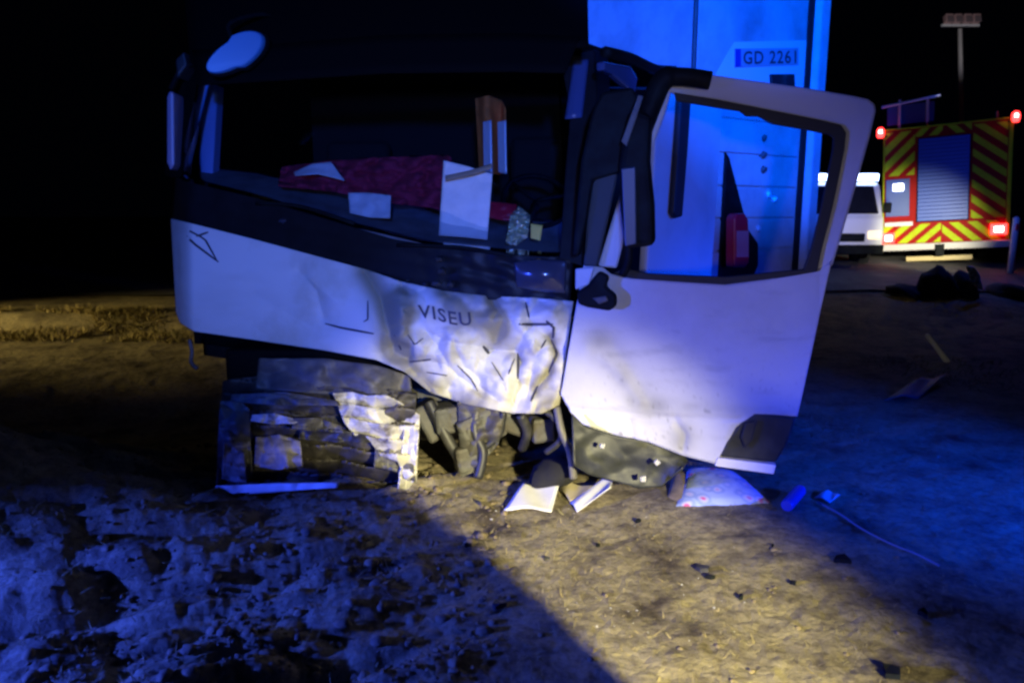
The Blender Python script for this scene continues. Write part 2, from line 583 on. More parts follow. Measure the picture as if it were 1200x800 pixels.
k = vnoise(px * 0.9, py * 0.9 + 40) > 0.5
blades('embankment_weeds', np.column_stack([px, py])[k], 0.05, 0.006, M['weed'], 1.8)

# loose clods of earth and stones
M['clod'] = mat('loose_clod', (0.22, 0.17, 0.09), 0.9, col2=(0.10, 0.08, 0.05), nscale=14, bump=0.5)
def rock_vf(c, r, seed, sub=2, flat=0.7):
    bm = bmesh.new()
    bmesh.ops.create_icosphere(bm, subdivisions=sub, radius=1)
    rr = random.Random(seed); sx, sy = rr.uniform(.75, 1.3), rr.uniform(.75, 1.3)
    o1, o2 = rr.random() * 90, rr.random() * 90
    V = []
    for v in bm.verts:
        k = 1 + 0.9 * float(fbm(v.co.x * 1.6 + o1 + v.co.z, v.co.y * 1.6 + o2 - v.co.z, 3))
        V.append(Vector(c) + Vector((v.co.x * sx, v.co.y * sy, v.co.z * flat)) * r * k)
    F = [tuple(w.index for w in f.verts) for f in bm.faces]
    bm.free()
    return V, F
parts = []
for k in range(600):
    y = 2.0 + 3.6 * random.random() ** 1.3
    x = random.uniform(-0.72, 0.62) * y
    inleft = x < 0.1 * y - 0.3
    if not inleft and random.random() < 0.72: continue
    r = random.uniform(0.006, 0.03) * (1.0 if inleft else 0.5)
    parts.append(rock_vf((x, y, g(x, y) + r * 0.05), r, k, 2))
V, F = merge(*parts)
o = mesh('loose_clods', V, F, M['clod'], smooth=True, fix=False)
tag(o, kind='stuff')

# ================================================================== TRUCK
truck = thing('truck', 'crashed white box truck with crushed front corner and open driver door, sunk in the field', 'truck', (-0.6, 5.2, 0.0))

PX0, PX1 = 203, 672
def front_Y(px):
    t = (px - PX0) / (PX1 - PX0)
    y = 4.62 - 0.60 * t
    y += 0.42 * max(0.0, (228 - px) / 28) ** 2.2           # rounded left corner
    y += 0.05 * (2 * t - 1) ** 2
    return y

# --- white lower front panel -------------------------------------
top_e = [(200, 256), (225, 262), (300, 281), (370, 300), (430, 316), (470, 330), (520, 341), (570, 347), (625, 349), (672, 353)]
bot_e = [(207, 365), (212, 378), (228, 388), (300, 398), (380, 410), (440, 421), (475, 436), (505, 460), (545, 473), (600, 484), (635, 484), (655, 474)]
FOLDS = [  # polyline (px), depth in m (+ is inward), width px
    ([(428, 318), (448, 352), (456, 385), (462, 410)], 0.075, 13),
    ([(462, 405), (485, 435), (505, 455)], 0.05, 11),
    ([(352, 318), (372, 340), (380, 372)], 0.022, 7),
    ([(366, 330), (392, 352)], -0.02, 10),
    ([(300, 345), (370, 385), (430, 395)], 0.012, 16),
    ([(500, 388), (530, 400), (575, 408)], 0.035, 6),
    ([(570, 410), (608, 412), (607, 448), (600, 470)], 0.05, 5),
    ([(480, 420), (520, 425), (545, 445), (560, 460)], 0.04, 6),
    ([(612, 378), (648, 380)], 0.02, 4),
    ([(616, 352), (618, 385), (604, 410), (612, 425)], 0.035, 5),
    ([(645, 395), (652, 415), (642, 440), (628, 455)], 0.04, 5),
    ([(520, 345), (545, 372), (590, 388)], -0.015, 10),
    ([(575, 350), (590, 375), (582, 398)], 0.03, 6),
    ([(470, 345), (470, 395)], -0.03, 9),
    ([(520, 410), (540, 440), (590, 460)], -0.035, 12),
    ([(625, 425), (618, 465)], 0.03, 5),
]
def seg_d(px, py, pl):
    best = 1e9
    for (x0, y0), (x1, y1) in zip(pl, pl[1:]):
        dx, dy = x1 - x0, y1 - y0
        t = max(0, min(1, ((px - x0) * dx + (py - y0) * dy) / (dx * dx + dy * dy)))
        best = min(best, math.hypot(px - x0 - t * dx, py - y0 - t * dy))
    return best
FA = Facets(400, 300, 680, 500, 46, 36, 5); FB = Facets(400, 300, 680, 500, 21, 17, 9); FC = Facets(400, 300, 680, 500, 9, 8, 12)
def front_disp(px, py):
    d = 0
    for pl, dep, w in FOLDS:
        q = seg_d(px, py, pl) / w
        if q < 4: d += dep * math.exp(-abs(q) ** 1.3)
    k = float(sst(425, 480, px)); k *= 1 - 0.55 * float(sst(646, 668, px))
    txt = math.exp(-(((px - 522) / 42) ** 4 + ((py - 369) / 22) ** 4))
    d += k * (0.15 * FA(px, py) + 0.09 * FB(px, py) + 0.034 * FC(px, py)) * (1 - 0.75 * txt)
    d += 0.012 * float(fbm(px / 55, py / 40, 2)) * (1 - k)
    # the crushed corner is pushed back
    d += 0.12 * float(sst(440, 600, px)) * (0.6 - 0.5 * (py - 350) / 130)
    return d
def front_pt(px, py, off=0.0):
    bulge = -0.05 * math.sin(math.pi * min(1, max(0, (py - 255 - (px - 203) * 0.2) / 125)))
    return at(px, py, front_Y(px) + bulge + front_disp(px, py) + off)
V, F = sheet_vf(top_e, bot_e, 230, 80, lambda a, b, u, v: front_pt(a, b))
front_panel = mesh('front_panel', V, F, M['paint'], truck, smooth=True)
solid(front_panel, 0.012)
def front_dirt(px, py):
    d = 0
    for pl, dep, w in FOLDS[:2] + FOLDS[10:14]:
        q = seg_d(px, py, pl) / (w * 1.3)
        if q < 4: d += math.exp(-q * q)
    k = float(sst(430, 490, px))
    d += k * max(0, 1.9 * float(fbm(px / 34, py / 26, 4)) + .12)
    d += .5 * float(sst(0, 1, (py - 440) / 50)) * k
    d += .25 * max(0, float(fbm(px / 70 + 9, py / 22, 3)) * 2)
    return min(1, d)
stain(front_panel, front_dirt)

def strip_on(fn, pl, w, n=10, off=-0.012):
    """thin print or scratch that follows a sheet"""
    T = polyline(pl); V, F = [], []
    for i in range(n + 1):
        u = i / n; x, y = T(u); x2, y2 = T(min(1, u + 0.02)); x1, y1 = T(max(0, u - 0.02))
        dx, dy = x2 - x1, y2 - y1; L = math.hypot(dx, dy) or 1
        ww = w * (1 - 0.5 * abs(2 * u - 1) ** 3) / 2
        V.append(fn(x - dy / L * ww, y + dx / L * ww, off)); V.append(fn(x + dy / L * ww, y - dx / L * ww, off))
    for i in range(n):
        F.append((2 * i, 2 * i + 1, 2 * i + 3, 2 * i + 2))
    return V, F
for pl, w in [([(204, 263), (228, 286), (256, 307)], 2.6), ([(206, 262), (240, 280), (254, 305)], 2.2), ([(230, 277), (244, 272)], 2.2),
              ([(381, 379), (400, 384), (438, 391)], 2.4), ([(431, 352), (431, 374), (426, 377)], 2.0),
              ([(608, 380), (648, 380)], 3.2), ([(640, 376), (649, 384), (648, 396)], 3.0), ([(607, 412), (607, 444)], 3.0),
              ([(566, 405), (573, 414)], 4.0), ([(646, 398), (653, 414), (643, 436)], 2.6), ([(480, 424), (505, 421)], 2.2), ([(616, 354), (620, 372)], 2.2), ([(603, 420), (596, 438)], 1.6), ([(630, 452), (622, 470)], 2.4), ([(536, 428), (552, 444), (560, 458)], 1.5), ([(500, 436), (524, 440)], 1.5), ([(462, 392), (470, 410)], 2.0), ([(478, 392), (486, 404), (496, 396)], 1.6), ([(576, 424), (590, 446)], 1.3), ([(640, 398), (634, 408)], 2.2)]:
    V, F = strip_on(front_pt, pl, w)
    solid(mesh('scratch_crease', V, F, M['ink'], front_panel), 0.003)  # real scratches, and the shade of creases put in as dark lines

def text_mesh(s, size=1.0):
    c = bpy.data.curves.new('lettering', 'FONT')
    c.body = s; c.size = size; c.resolution_u = 3; c.space_character = 1.12; c.offset = 0.018 * size
    o = bpy.data.objects.new('lettering', c)
    COL.objects.link(o)
    dg = bpy.context.evaluated_depsgraph_get()
    me = bpy.data.meshes.new_from_object(o.evaluated_get(dg))
    bm = bmesh.new(); bm.from_mesh(me)
    bmesh.ops.triangulate(bm, faces=bm.faces)
    bmesh.ops.subdivide_edges(bm, edges=[e for e in bm.edges if e.calc_length() > 0.15 * size], cuts=1)
    bm.to_mesh(me); bm.free()
    bpy.data.objects.remove(o)
    vs = [Vector((v.co.x, v.co.y)) for v in me.vertices]
    fs = [tuple(p.vertices) for p in me.polygons]
    x0 = min(v.x for v in vs); x1 = max(v.x for v in vs); y0 = min(v.y for v in vs); y1 = max(v.y for v in vs)
    return [((v.x - x0) / (x1 - x0), (v.y - y0) / (y1 - y0)) for v in vs], fs
tv, tf = text_mesh('VISEU')
V = []
for u, v in tv:
    V.append(front_pt(491 + 62 * u - 2 * v, 373 + 9.5 * u - 16 * v - 1.5 * math.sin(u * 7), -0.013))
mesh('lettering', V, tf, M['ink'], front_panel, fix=False)

# --- black grille band between panel and windscreen ---------------
band_top = [(205, 205), (215, 212), (300, 232), (400, 262), (460, 280), (520, 290), (580, 297), (640, 300), (672, 300)]
band_bot = [(200, 262), (225, 266), (300, 285), (370, 304), (430, 320), (470, 334), (520, 345), (570, 351), (625, 353), (668, 356)]
def band_pt(px, py, off=0.0):
    t = (px - 203) / 469
    k = float(sst(440, 600, px))
    d = 0.06 + 0.03 * k + 0.03 * k * (crumple(px / 45, py / 30, 5, 4) - 0.5)
    ridge = 0.0015 * math.cos((py - (210 + t * 92)) / 8.5 * math.pi) if px < 560 else 0
    return at(px, py, front_Y(px) + d + ridge * (1 - k) + off)
V, F = sheet_vf(band_top, band_bot, 110, 26, lambda a, b, u, v: band_pt(a, b))
band = mesh('grille', V, F, M['gloss_black'], truck, smooth=True)
solid(band, 0.015)
# corner lamp at the right of the band, emblem stub and broken bits
V, F = sheet_vf([(602, 308), (630, 303), (664, 306)], [(606, 336), (632, 341), (662, 343)], 20, 10,
                lambda a, b, u, v: at(a, b, front_Y(a) + 0.02 - 0.05 * math.sin(math.pi * u) * math.sin(math.pi * v)))
solid(mesh('corner_lamp', V, F, M['lens'], truck, smooth=True), 0.01)
for i, (x, y, r) in enumerate([(515, 304, .028), (518, 318, .036), (512, 332, .03), (528, 333, .03), (478, 329, .015), (498, 333, .018)]):
    V, F = rock_vf(band_pt(x, y, -0.03), r, i, 1)
    mesh('broken_clip', V, F, M['dgrey'], band)
V, F = merge(rock_vf(band_pt(331, 259, -0.012), 0.022, 5, 1))
mesh('washer_nozzle', V, F, M['lens'], band)
for pl in [[(300, 238), (352, 242), (415, 262)], [(465, 287), (540, 290), (600, 300)]]:
    V, F = tube_vf(smooth_path([band_pt(a, b, -0.03) for a, b in pl]), 0.012, 8)
    mesh('wiper', V, F, M['black'], truck, smooth=True)

# --- windscreen ---------------------------------------------------
def ws_pt(px, py, off=0.0):
    t = (px - 203) / 469
    base = 205 + 95 * t
    lean = 0.0016 * (base - py)
    return at(px, py, front_Y(px) + 0.09 + lean + off)
V, F = sheet_vf([(238, 78), (330, 70), (450, 62), (560, 62), (655, 68)], [(207, 206), (215, 213), (300, 233), (400, 263), (520, 291), (640, 301), (668, 301)], 40, 16,
                lambda a, b, u, v: ws_pt(a, b))
solid(mesh('windscreen', V, F, M['glass'], truck, smooth=True), 0.006)
# front pillars
def bar(name, pts, w, dvec, m, parent=truck, bw=0.008):
    V, F = prism_vf(pts, dvec)
    return bevel(mesh(name, V, F, m, parent), bw)
pl = [ws_pt(205, 205, -.01), ws_pt(213, 208, -.01), ws_pt(236, 70, -.01), ws_pt(224, 66, -.01)]
bar('pillar', pl, 0, (-0.10, 0.06, 0), M['roof_black'])
pr = [ws_pt(655, 66, -.015), ws_pt(696, 58, -.015), ws_pt(700, 120, -.015), ws_pt(686, 210, -.015), ws_pt(682, 312, -.015), ws_pt(655, 303, -.015), ws_pt(662, 200, -.015), ws_pt(668, 130, -.015)]
pil = bar('pillar', pr, 0, (0.10, 0.14, 0), M['gloss_black'])
M['glint_paint'] = mat('glint_paint', (0.06, 0.09, 0.22), 0.15, coat=0.6)  # bluish base carries the lamp's glint as colour
V, F = sheet_vf([(672, 72), (690, 70)], [(662, 140), (682, 138)], 6, 12, lambda a, b, u, v: ws_pt(a, b, -.035 - .02 * math.sin(math.pi * u)))
solid(mesh('glint_cap', V, F, M['glint_paint'], pil, smooth=True), 0.008)
# inner pillar trim at the far side, seen through the glass
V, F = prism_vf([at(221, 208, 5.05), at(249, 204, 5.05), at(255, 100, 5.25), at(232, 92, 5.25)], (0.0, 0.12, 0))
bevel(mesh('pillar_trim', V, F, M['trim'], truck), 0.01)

# --- roof and sun visor --------------------------------------------
def roof_pt(px, py, Y): return at(px, py, Y)
tl, tr_ = ws_pt(215, 66), ws_pt(690, 58)
V = [ws_pt(222, 72, -.02), ws_pt(694, 60, -.02), tr_ + Vector((0.95, 1.35, 0.0)), tl + Vector((0.6, 1.7, 0.1)),
     ws_pt(222, 60, -.0), ws_pt(690, 50, -.0), tr_ + Vector((0.95, 1.35, 0.06)), tl + Vector((0.6, 1.7, 0.16))]
F = [(0, 1, 2, 3), (4, 7, 6, 5), (0, 4, 5, 1), (1, 5, 6, 2), (2, 6, 7, 3), (3, 7, 4, 0)]
bevel(mesh('roof', V, F, M['roof_black'], truck), 0.02)
V, F = sheet_vf([(215, -30), (450, -45), (640, -30), (688, -20)], [(224, 74), (330, 68), (450, 58), (600, 54), (690, 56)], 30, 8,
                lambda a, b, u, v: at(a, b, front_Y(a) + 0.05 + 0.55 * (1 - v) ** 1.2 - 0.10 * v))
o = mesh('roof_deflector', V, F, M['roof_black'], truck, smooth=True); solid(o, 0.02)
V, F = sheet_vf([(226, 60), (330, 52), (450, 42), (600, 40), (680, 44)], [(230, 100), (330, 94), (450, 86), (600, 84), (662, 86)], 30, 4,
                lambda a, b, u, v: at(a, b, front_Y(a) - 0.02 - 0.12 * v))
solid(mesh('sun_visor', V, F, M['roof_black'], truck, smooth=True), 0.012)

# --- mirrors on the far side ---------------------------------------
V = []
cen = at(274, 62, 4.35); a1 = R(-32)
for k in range(28):
    t = 2 * math.pi * k / 28
    ex, ey = 38 * math.cos(t), 17 * math.sin(t) * (1.15 if math.cos(t) > 0 else 0.9)
    V.append((274 + ex * math.cos(a1) - ey * math.sin(a1), 62 + ex * math.sin(a1) + ey * math.cos(a1)))
P = [at(x, y, 4.28 + 0.0015 * (x - 274)) for x, y in V]
fm_v, fm_f = prism_vf(P, (0.01, 0.03, 0.0))
fm = mesh('front_mirror', fm_v, fm_f, M['mirror'], truck); bevel(fm, 0.008)
P2 = [cen + (p - cen) * 1.07 + Vector((0, 0.0, 0)) for p in P]
V, F = prism_vf([p + Vector((0, 0.035, 0)) for p in P2], (0.01, 0.06, 0))
bevel(mesh('mirror_housing', V, F, M['black'], fm), 0.02)
V, F = tube_vf(smooth_path([at(280, 58, 4.36), at(268, 30, 4.45), at(300, 18, 4.6), at(330, 20, 4.8)]), 0.013, 8)
mesh('mirror_arm', V, F, M['black'], truck, smooth=True)
V, F = prism_vf([at(195, 114, 4.75), at(198, 106, 4.75), at(203, 108, 4.75), at(204, 194, 4.75), at(199, 200, 4.75), at(195, 190, 4.75)], (-0.02, 0.2, 0))
sm = mesh('side_mirror', V, F, M['mirror_edge'], truck); bevel(sm, 0.015)
V, F = prism_vf([at(205, 70, 4.8), at(215, 60, 4.8), at(219, 76, 4.8), at(207, 92, 4.8)], (0, 0.2, 0))
bevel(mesh('mirror_cap', V, F, M['dgrey'], sm), 0.012)
V, F = tube_vf([at(200, 105, 4.82), at(212, 80, 4.82), at(226, 75, 4.86)], 0.016, 8)
mesh('mirror_arm', V, F, M['black'], truck, smooth=True)

# --- cab interior ---------------------------------------------------
def yb(px): return front_Y(px) + 0.12
V, F = sheet_vf([(222, 196), (300, 204), (400, 226), (520, 250), (660, 262)], [(210, 208), (300, 234), (400, 264), (520, 292), (660, 302)], 40, 10,
                lambda a, b, u, v: at(a, b, yb(a) + 0.55 * (1 - v)))
solid(mesh('dashboard', V, F, M['dash'], truck, smooth=True), 0.03)
V, F = sheet_vf([(226, 194), (300, 202), (400, 224), (520, 248), (660, 262)], [(226, 300), (300, 320), (400, 340), (520, 360), (660, 370)], 12, 6,
                lambda a, b, u, v: at(a, b, yb(a) + 0.58 + 0.05 * v))
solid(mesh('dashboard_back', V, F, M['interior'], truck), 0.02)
rear_l, rear_r = Vector((-1.75, 6.7, 0)), Vector((1.30, 6.15, 0))
V = [rear_l + Vector((0, 0, .9)), rear_r + Vector((0, 0, .7)), rear_r + Vector((0, 0, 2.75)), rear_l + Vector((0, 0, 3.0))]
V, F = prism_vf(V, (0.03, 0.08, 0))
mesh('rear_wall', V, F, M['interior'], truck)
a, b = at(224, 210, 5.1), rear_l
V = [Vector((a.x, a.y, .7)), Vector((b.x, b.y, .7)), Vector((b.x, b.y, 1.8)), Vector((a.x, a.y, 1.8))]
V, F = prism_vf(V, (-0.06, 0, 0))
mesh('left_side', V, F, M['roof_black'], truck)
V = [Vector((a.x, a.y, .62)), Vector((0.35, 4.2, .45)), Vector((1.3, 6.1, .6)), Vector((b.x, b.y, .75))]
V, F = prism_vf(V, (0, 0, 0.08))
mesh('cab_floor', V, F, M['black'], truck)
for sx, sy in ((-1.25, 5.9), (0.25, 5.55)):
    V, F = box_vf((sx, sy, 1.25), (0.55, 0.55, 0.22))
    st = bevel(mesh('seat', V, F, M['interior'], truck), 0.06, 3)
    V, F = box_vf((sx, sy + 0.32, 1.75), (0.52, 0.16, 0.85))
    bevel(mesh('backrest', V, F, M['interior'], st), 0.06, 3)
# steering wheel
c = at(628, 235, 4.75)
ax = Vector((0.1, -0.75, 0.66)).normalized(); e1 = ax.orthogonal().normalized(); e2 = ax.cross(e1)
ring = [c + (e1 * math.cos(t) + e2 * math.sin(t)) * 0.21 for t in np.linspace(0, 2 * math.pi, 33)]
V1 = tube_vf(ring, 0.016, 8, False)
V2 = tube_vf([c - ax * 0.05, c - ax * 0.4], 0.03, 8)
V3 = [tube_vf([c, c + (e1 * math.cos(t) + e2 * math.sin(t)) * 0.2], 0.015, 6) for t in (0.4, 2.5, 4.6)]
V, F = merge(V1, V2, *V3)
mesh('steering_wheel', V, F, M['black'], truck, smooth=True)

# --- cab side behind the open door ------------------------------------
CA = (0.50, 4.15)
CS = Plane(CA, (CA[0] + 2.2 * math.sin(R(34)), CA[1] + 2.2 * math.cos(R(34))))
sdir = Vector((math.sin(R(34)), math.cos(R(34)), 0)); sn = Vector((math.cos(R(34)), -math.sin(R(34)), 0))
sidep = [CS(768, 98), CS(800, 100), CS(847, 108), CS(846, 150), CS(841, 230), CS(834, 330), CS(826, 430), CS(765, 430), CS(757, 330), CS(764, 230), CS(769, 150)]
V, F = prism_vf(sidep, -sn * 0.06)
cab_side = bevel(mesh('side_panel', V, F, M['door_paint'], truck), 0.02)
V, F = prism_vf([CS(791, 116), CS(803, 118), CS(799, 180), CS(793, 254), CS(786, 256), CS(782, 250), CS(787, 180)], sn * 0.045)
bevel(mesh('grab_handle', V, F, M['seal'], cab_side), 0.015)
V, F = tube_vf(smooth_path([CS(703, 62) + sn * .03, CS(735, 70) + sn * .03, CS(768, 84) + sn * .03, CS(806, 88) + sn * .03, CS(845, 100) + sn * .03]), 0.03, 8)
mesh('roof_rail', V, F, M['black'], truck, smooth=True)
V, F = prism_vf([CS(708, 72), CS(740, 78), CS(748, 92), CS(745, 110), CS(720, 88), CS(708, 82)], -sn * 0.05)
bevel(mesh('door_pillar', V, F, M['glint_paint'], truck), 0.012)
# sill below the door opening
V, F = prism_vf([CS(690, 470), CS(840, 420), CS(838, 470), CS(700, 540)], -sn * 0.12)
bevel(mesh('door_sill', V, F, M['dgrey'], truck), 0.02)

# --- open driver door ---------------------------------------------
DP = Plane(plan(668, 4.02), plan(1000, 3.72))
dn = DP.n
door_bul = lambda u, v: 0.05 * math.sin(math.pi * min(1, max(0, u))) ** 0.7 * (0.4 + 0.6 * math.sin(math.pi * min(1, max(0, v))))
def door_disp(px, py):
    d = 0
    for pl, dep, w in [([(688, 408), (725, 432), (752, 470)], -0.012, 12), ([(720, 405), (745, 440), (762, 472)], 0.016, 20),
                       ([(700, 420), (742, 465)], 0.008, 12), ([(660, 478), (800, 488), (868, 489)], 0.014, 3),
                       ([(738, 492), (790, 490), (803, 508), (800, 525)], 0.016, 4), ([(738, 492), (742, 512)], 0.01, 4),
                       ([(760, 375), (830, 420)], 0.008, 30)]:
        q = seg_d(px, py, pl) / w
        if q < 4: d += dep * math.exp(-q ** 1.5)
    return d
def door_pt(px, py, off=0.0):
    u = (px - 660) / 300; v = (py - 315) / 230
    return DP(px, py) + dn * (door_bul(u, v) - door_disp(px, py) - off * 0 + (-off))
dtop = [(684, 311), (706, 313), (716, 321), (740, 326), (800, 330), (850, 333), (900, 327), (957, 318), (975, 305)]
dbot = [(657, 462), (668, 482), (682, 496), (720, 508), (760, 516), (800, 532), (838, 542), (848, 524), (862, 498), (884, 483), (905, 484), (934, 487)]
V, F = sheet_vf(dtop, dbot, 150, 60, lambda a, b, u, v: door_pt(a, b))
door = mesh('door', V, F, M['door_paint'], truck, smooth=True)
solid(door, 0.03, -1)
DOOR_MARKS = [([(855, 434), (862, 437)], 3), ([(742, 432), (752, 436)], 2), ([(826, 497), (829, 503)], 4), ([(668, 481), (740, 486), (820, 489), (866, 490)], 1.1), ([(700, 405), (718, 418)], 1.6), ([(905, 372), (912, 360)], 1.4)]
def door_dirt(px, py):
    d = .9 * math.exp(-(seg_d(px, py, [(700, 400), (735, 440), (765, 478)]) / 20) ** 2) * (.5 + float(fbm(px / 30, py / 30, 3)))
    d += .55 * math.exp(-(seg_d(px, py, [(740, 470), (840, 480), (930, 486)]) / 9) ** 2) * (.5 + float(fbm(px / 18, py / 9, 3)))
    d += .7 * math.exp(-((px - 800) / 16) ** 2 - ((py - 512) / 22) ** 2)
    d += max(0, 1.3 * float(fbm(px / 60 + 5, py / 9 + 7, 6)) - .16)
    d += .45 * max(0, 1 - (546 - py) / 45) * (.5 + float(fbm(px / 12, py / 12, 3)))
    sp = float(vnoise(px / 3.3, py / 3.3)); d += .7 * max(0, sp - .86) / .14 * float(sst(380, 520, py))
    return min(1, max(0, d))
stain(door, door_dirt)
for pl, w in DOOR_MARKS:
    V, F = strip_on(door_pt, pl, w, 8, .004)
    solid(mesh('scratch_crease', V, F, M['ink'], door), .002)
# frame round the window opening
outer = [(976, 312), (990, 265), (1006, 210), (1020, 160), (1027, 130), (1026, 122), (1018, 116), (1000, 112), (940, 102), (880, 94), (838, 88), (790, 88), (766, 94)]
inner = [(790, 110), (840, 118), (900, 130), (960, 142), (984, 148), (990, 156), (988, 175), (975, 240), (962, 290), (956, 316)]
V, F = prism_vf([DP(x, y) for x, y in outer + inner], -dn * 0.05)
bevel(mesh('window_frame', V, F, M['door_paint'], door), 0.012)
so = [(790, 109), (840, 117), (870, 123), (900, 129), (960, 141), (985, 147), (991, 156), (989, 175), (976, 240), (963, 290), (957, 318), (900, 328), (850, 334), (800, 331), (740, 326), (718, 320)]
si = [(732, 314), (760, 320), (800, 322), (850, 324), (900, 319), (941, 315), (950, 290), (962, 240), (975, 176), (976, 162), (970, 158), (940, 152), (905, 146), (895, 141), (888, 137), (874, 137), (866, 131), (840, 127), (792, 119)]
V, F = prism_vf([DP(x, y) - dn * .005 for x, y in so + si], dn * 0.022)
bevel(mesh('window_seal', V, F, M['seal'], door), 0.006)
# front upright of the door frame, twisted with the mirror arms on it
V, F = prism_vf([DP(x, y) - dn * .02 for x, y in [(766, 94), (790, 92), (780, 130), (752, 205), (722, 315), (700, 312), (730, 215), (752, 140)]], -dn * 0.05)
bevel(mesh('frame_upright', V, F, M['door_paint'], door), 0.012)
V, F = prism_vf([door_pt(x, y, -.004) for x, y in [(884, 482), (933, 488), (922, 520), (909, 541), (842, 533), (850, 515), (864, 495)]], -dn * 0.09)
tr1 = bevel(mesh('step_trim', V, F, M['liner'], door), 0.015)
V, F = prism_vf([door_pt(x, y, -.012) for x, y in [(872, 492), (886, 489), (880, 512), (872, 522), (867, 508)]], dn * 0.02)
bevel(mesh('recess_rib', V, F, M['seal'], tr1), 0.008)
V, F = prism_vf([door_pt(x, y, -.01) for x, y in [(840, 534), (909, 543), (906, 554), (837, 544)]], -dn * 0.05)
bevel(mesh('sill_strip', V, F, M['paint'], door), 0.006)
# hinge bracket and mirror base
V, F = prism_vf([door_pt(x, y, -.02) for x, y in [(678, 340), (690, 333), (704, 316), (716, 322), (712, 334), (724, 344), (724, 356), (716, 362), (690, 358), (679, 354)]], dn * 0.05)
hb = bevel(mesh('mirror_base', V, F, M['black'], door), 0.015)
V, F = prism_vf([door_pt(x, y, -.06) for x, y in [(696, 347), (712, 344), (715, 350), (704, 354)]], dn * 0.02)
bevel(mesh('bolt_cover', V, F, M['grey'], hb), 0.006)
V, F = prism_vf([door_pt(x, y, -.02) for x, y in [(676, 314), (698, 312), (692, 332), (676, 338)]], dn * 0.04)
bevel(mesh('hinge', V, F, M['door_paint'], door), 0.008)
def arm(pts, r, name='mirror_arm', m=None):
    V, F = tube_vf(smooth_path([DP(x, y) + dn * k for x, y, k in pts]), r, 10)
    return mesh(name, V, F, m or M['black'], door, smooth=True)
arm([(832, 97, .06), (800, 93, .07), (778, 97, .08), (764, 125, .09), (748, 168, .10)], [0.045 if k < 10 else 0.055 for k in range(25)])
arm([(752, 160, .10), (740, 205, .10), (736, 250, .09), (738, 300, .07), (730, 322, .05)], 0.022)
# tall mirror housing, seen nearly edge on
mp = [(741, 130), (766, 140), (763, 190), (768, 240), (769, 286), (735, 290), (729, 240), (728, 195), (733, 160)]
V, F = prism_vf([DP(x, y) + dn * .05 for x, y in mp], dn * 0.13)
mh = bevel(mesh('door_mirror', V, F, M['black'], door), 0.035, 3)
V, F = prism_vf([DP(x, y) + dn * .185 for x, y in [(731, 200), (747, 198), (748, 284), (735, 287)]], dn * 0.012)
bevel(mesh('mirror_glass', V, F, mat('tinted_mirror', (0.05, 0.06, 0.09), 0.4), mh), 0.006)
V, F = prism_vf([DP(x, y) + dn * .19 for x, y in [(731, 170), (750, 118), (756, 120), (737, 176)]], dn * 0.012)
bevel(mesh('housing_edge', V, F, M['grey'], mh), 0.004)
V, F = prism_vf([DP(x, y) + dn * .02 for x, y in [(696, 205), (716, 198), (724, 205), (712, 260), (700, 312), (684, 312), (688, 260)]], -dn * 0.05)
bevel(mesh('quarter_panel', V, F, mat('grey_panel', (0.05, 0.055, 0.055), 0.6, spec=.2), door), 0.012)
V, F = prism_vf([DP(x, y) + dn * .06 for x, y in [(706, 110), (742, 104), (752, 125), (736, 200), (716, 206), (696, 212), (690, 250), (680, 300), (672, 300), (682, 190), (694, 135)]], -dn * 0.10)
bevel(mesh('pillar_cover', V, F, M['black'], truck), 0.03, 3)

M['foam'] = mat('dirty_foam', (.42, .41, .38), .8)
# lower black lining torn loose below the door
def liner_pt(px, py, u, v):
    return at(px, py, 3.93 + 0.05 * (crumple(px / 60, py / 40, 21, 4) - .5) + 0.10 * v * math.sin(u * 3.1) - 0.10 * v)
V, F = sheet_vf([(670, 485), (684, 498), (720, 510), (760, 517), (800, 532), (806, 540)], [(672, 545), (690, 556), (720, 564), (750, 572), (775, 570), (800, 548)], 50, 20, liner_pt)
liner = mesh('step_liner', V, F, M['liner'], truck, smooth=True); solid(liner, 0.012)
def bit(x, y, r, rot, Y, m, name='torn_foam'):
    c = at(x, y, Y); P = []
    for k in range(4):
        t = rot + 2 * math.pi * k / 4
        rr = r * random.uniform(.75, 1.25)
        P.append(c + Vector((math.cos(t) * rr, 0.2 * math.sin(t * 2) * rr, math.sin(t) * rr)))
    V, F = prism_vf(P, (0, 0.02, 0)); return V, F
for x, y, r in ((706, 523, .02), (770, 542, .02), (754, 562, .022)):
    V, F = bit(x, y, r, random.random() * 3, 3.80, M['paper'])
    bevel(mesh('foam_patch', V, F, M['foam'], liner), 0.004)

M['muddy'] = mat('muddy_plastic', (.26, .25, .26), .6, col2=(.07, .065, .06), nscale=5, nlo=.42, nhi=.66, bump=.15)
# --- crushed bumper and wreckage under the front panel -------------------
def wreck_pt(seed, amp, base, f=34.0, tilt=0.0, layer=0.0):
    fa = Facets(230, 400, 690, 600, f * 1.15, f * .62, seed); fb = Facets(230, 400, 690, 600, f * .42, f * .26, seed + 7); fc = Facets(230, 400, 690, 600, 9, 6, seed + 3)
    def fn(px, py, u, v):
        t = (py + 5 * float(fbm(px / 40, seed * .7, 2)) * 3 - 440) / 17.0 - (px - 255) * .006
        return at(px, py, base + amp * fa(px, py) + amp * .42 * fb(px, py) + .02 * fc(px, py) + layer * (t - math.floor(t)) + tilt * (v - .5) - 0.108 * (px - 255) / 235)
    return fn
V, F = sheet_vf([(262, 446), (310, 440), (400, 446), (488, 462)], [(254, 572), (320, 574), (400, 570), (482, 572)], 150, 90, wreck_pt(31, 0.26, 4.30, 66, -0.14, .07))
M['wreck'] = mat('muddy_wreck', (.035, .032, .03), .6, col2=(.17, .15, .12), nscale=4, nlo=.48, nhi=.74, bump=.15, bscale=12)
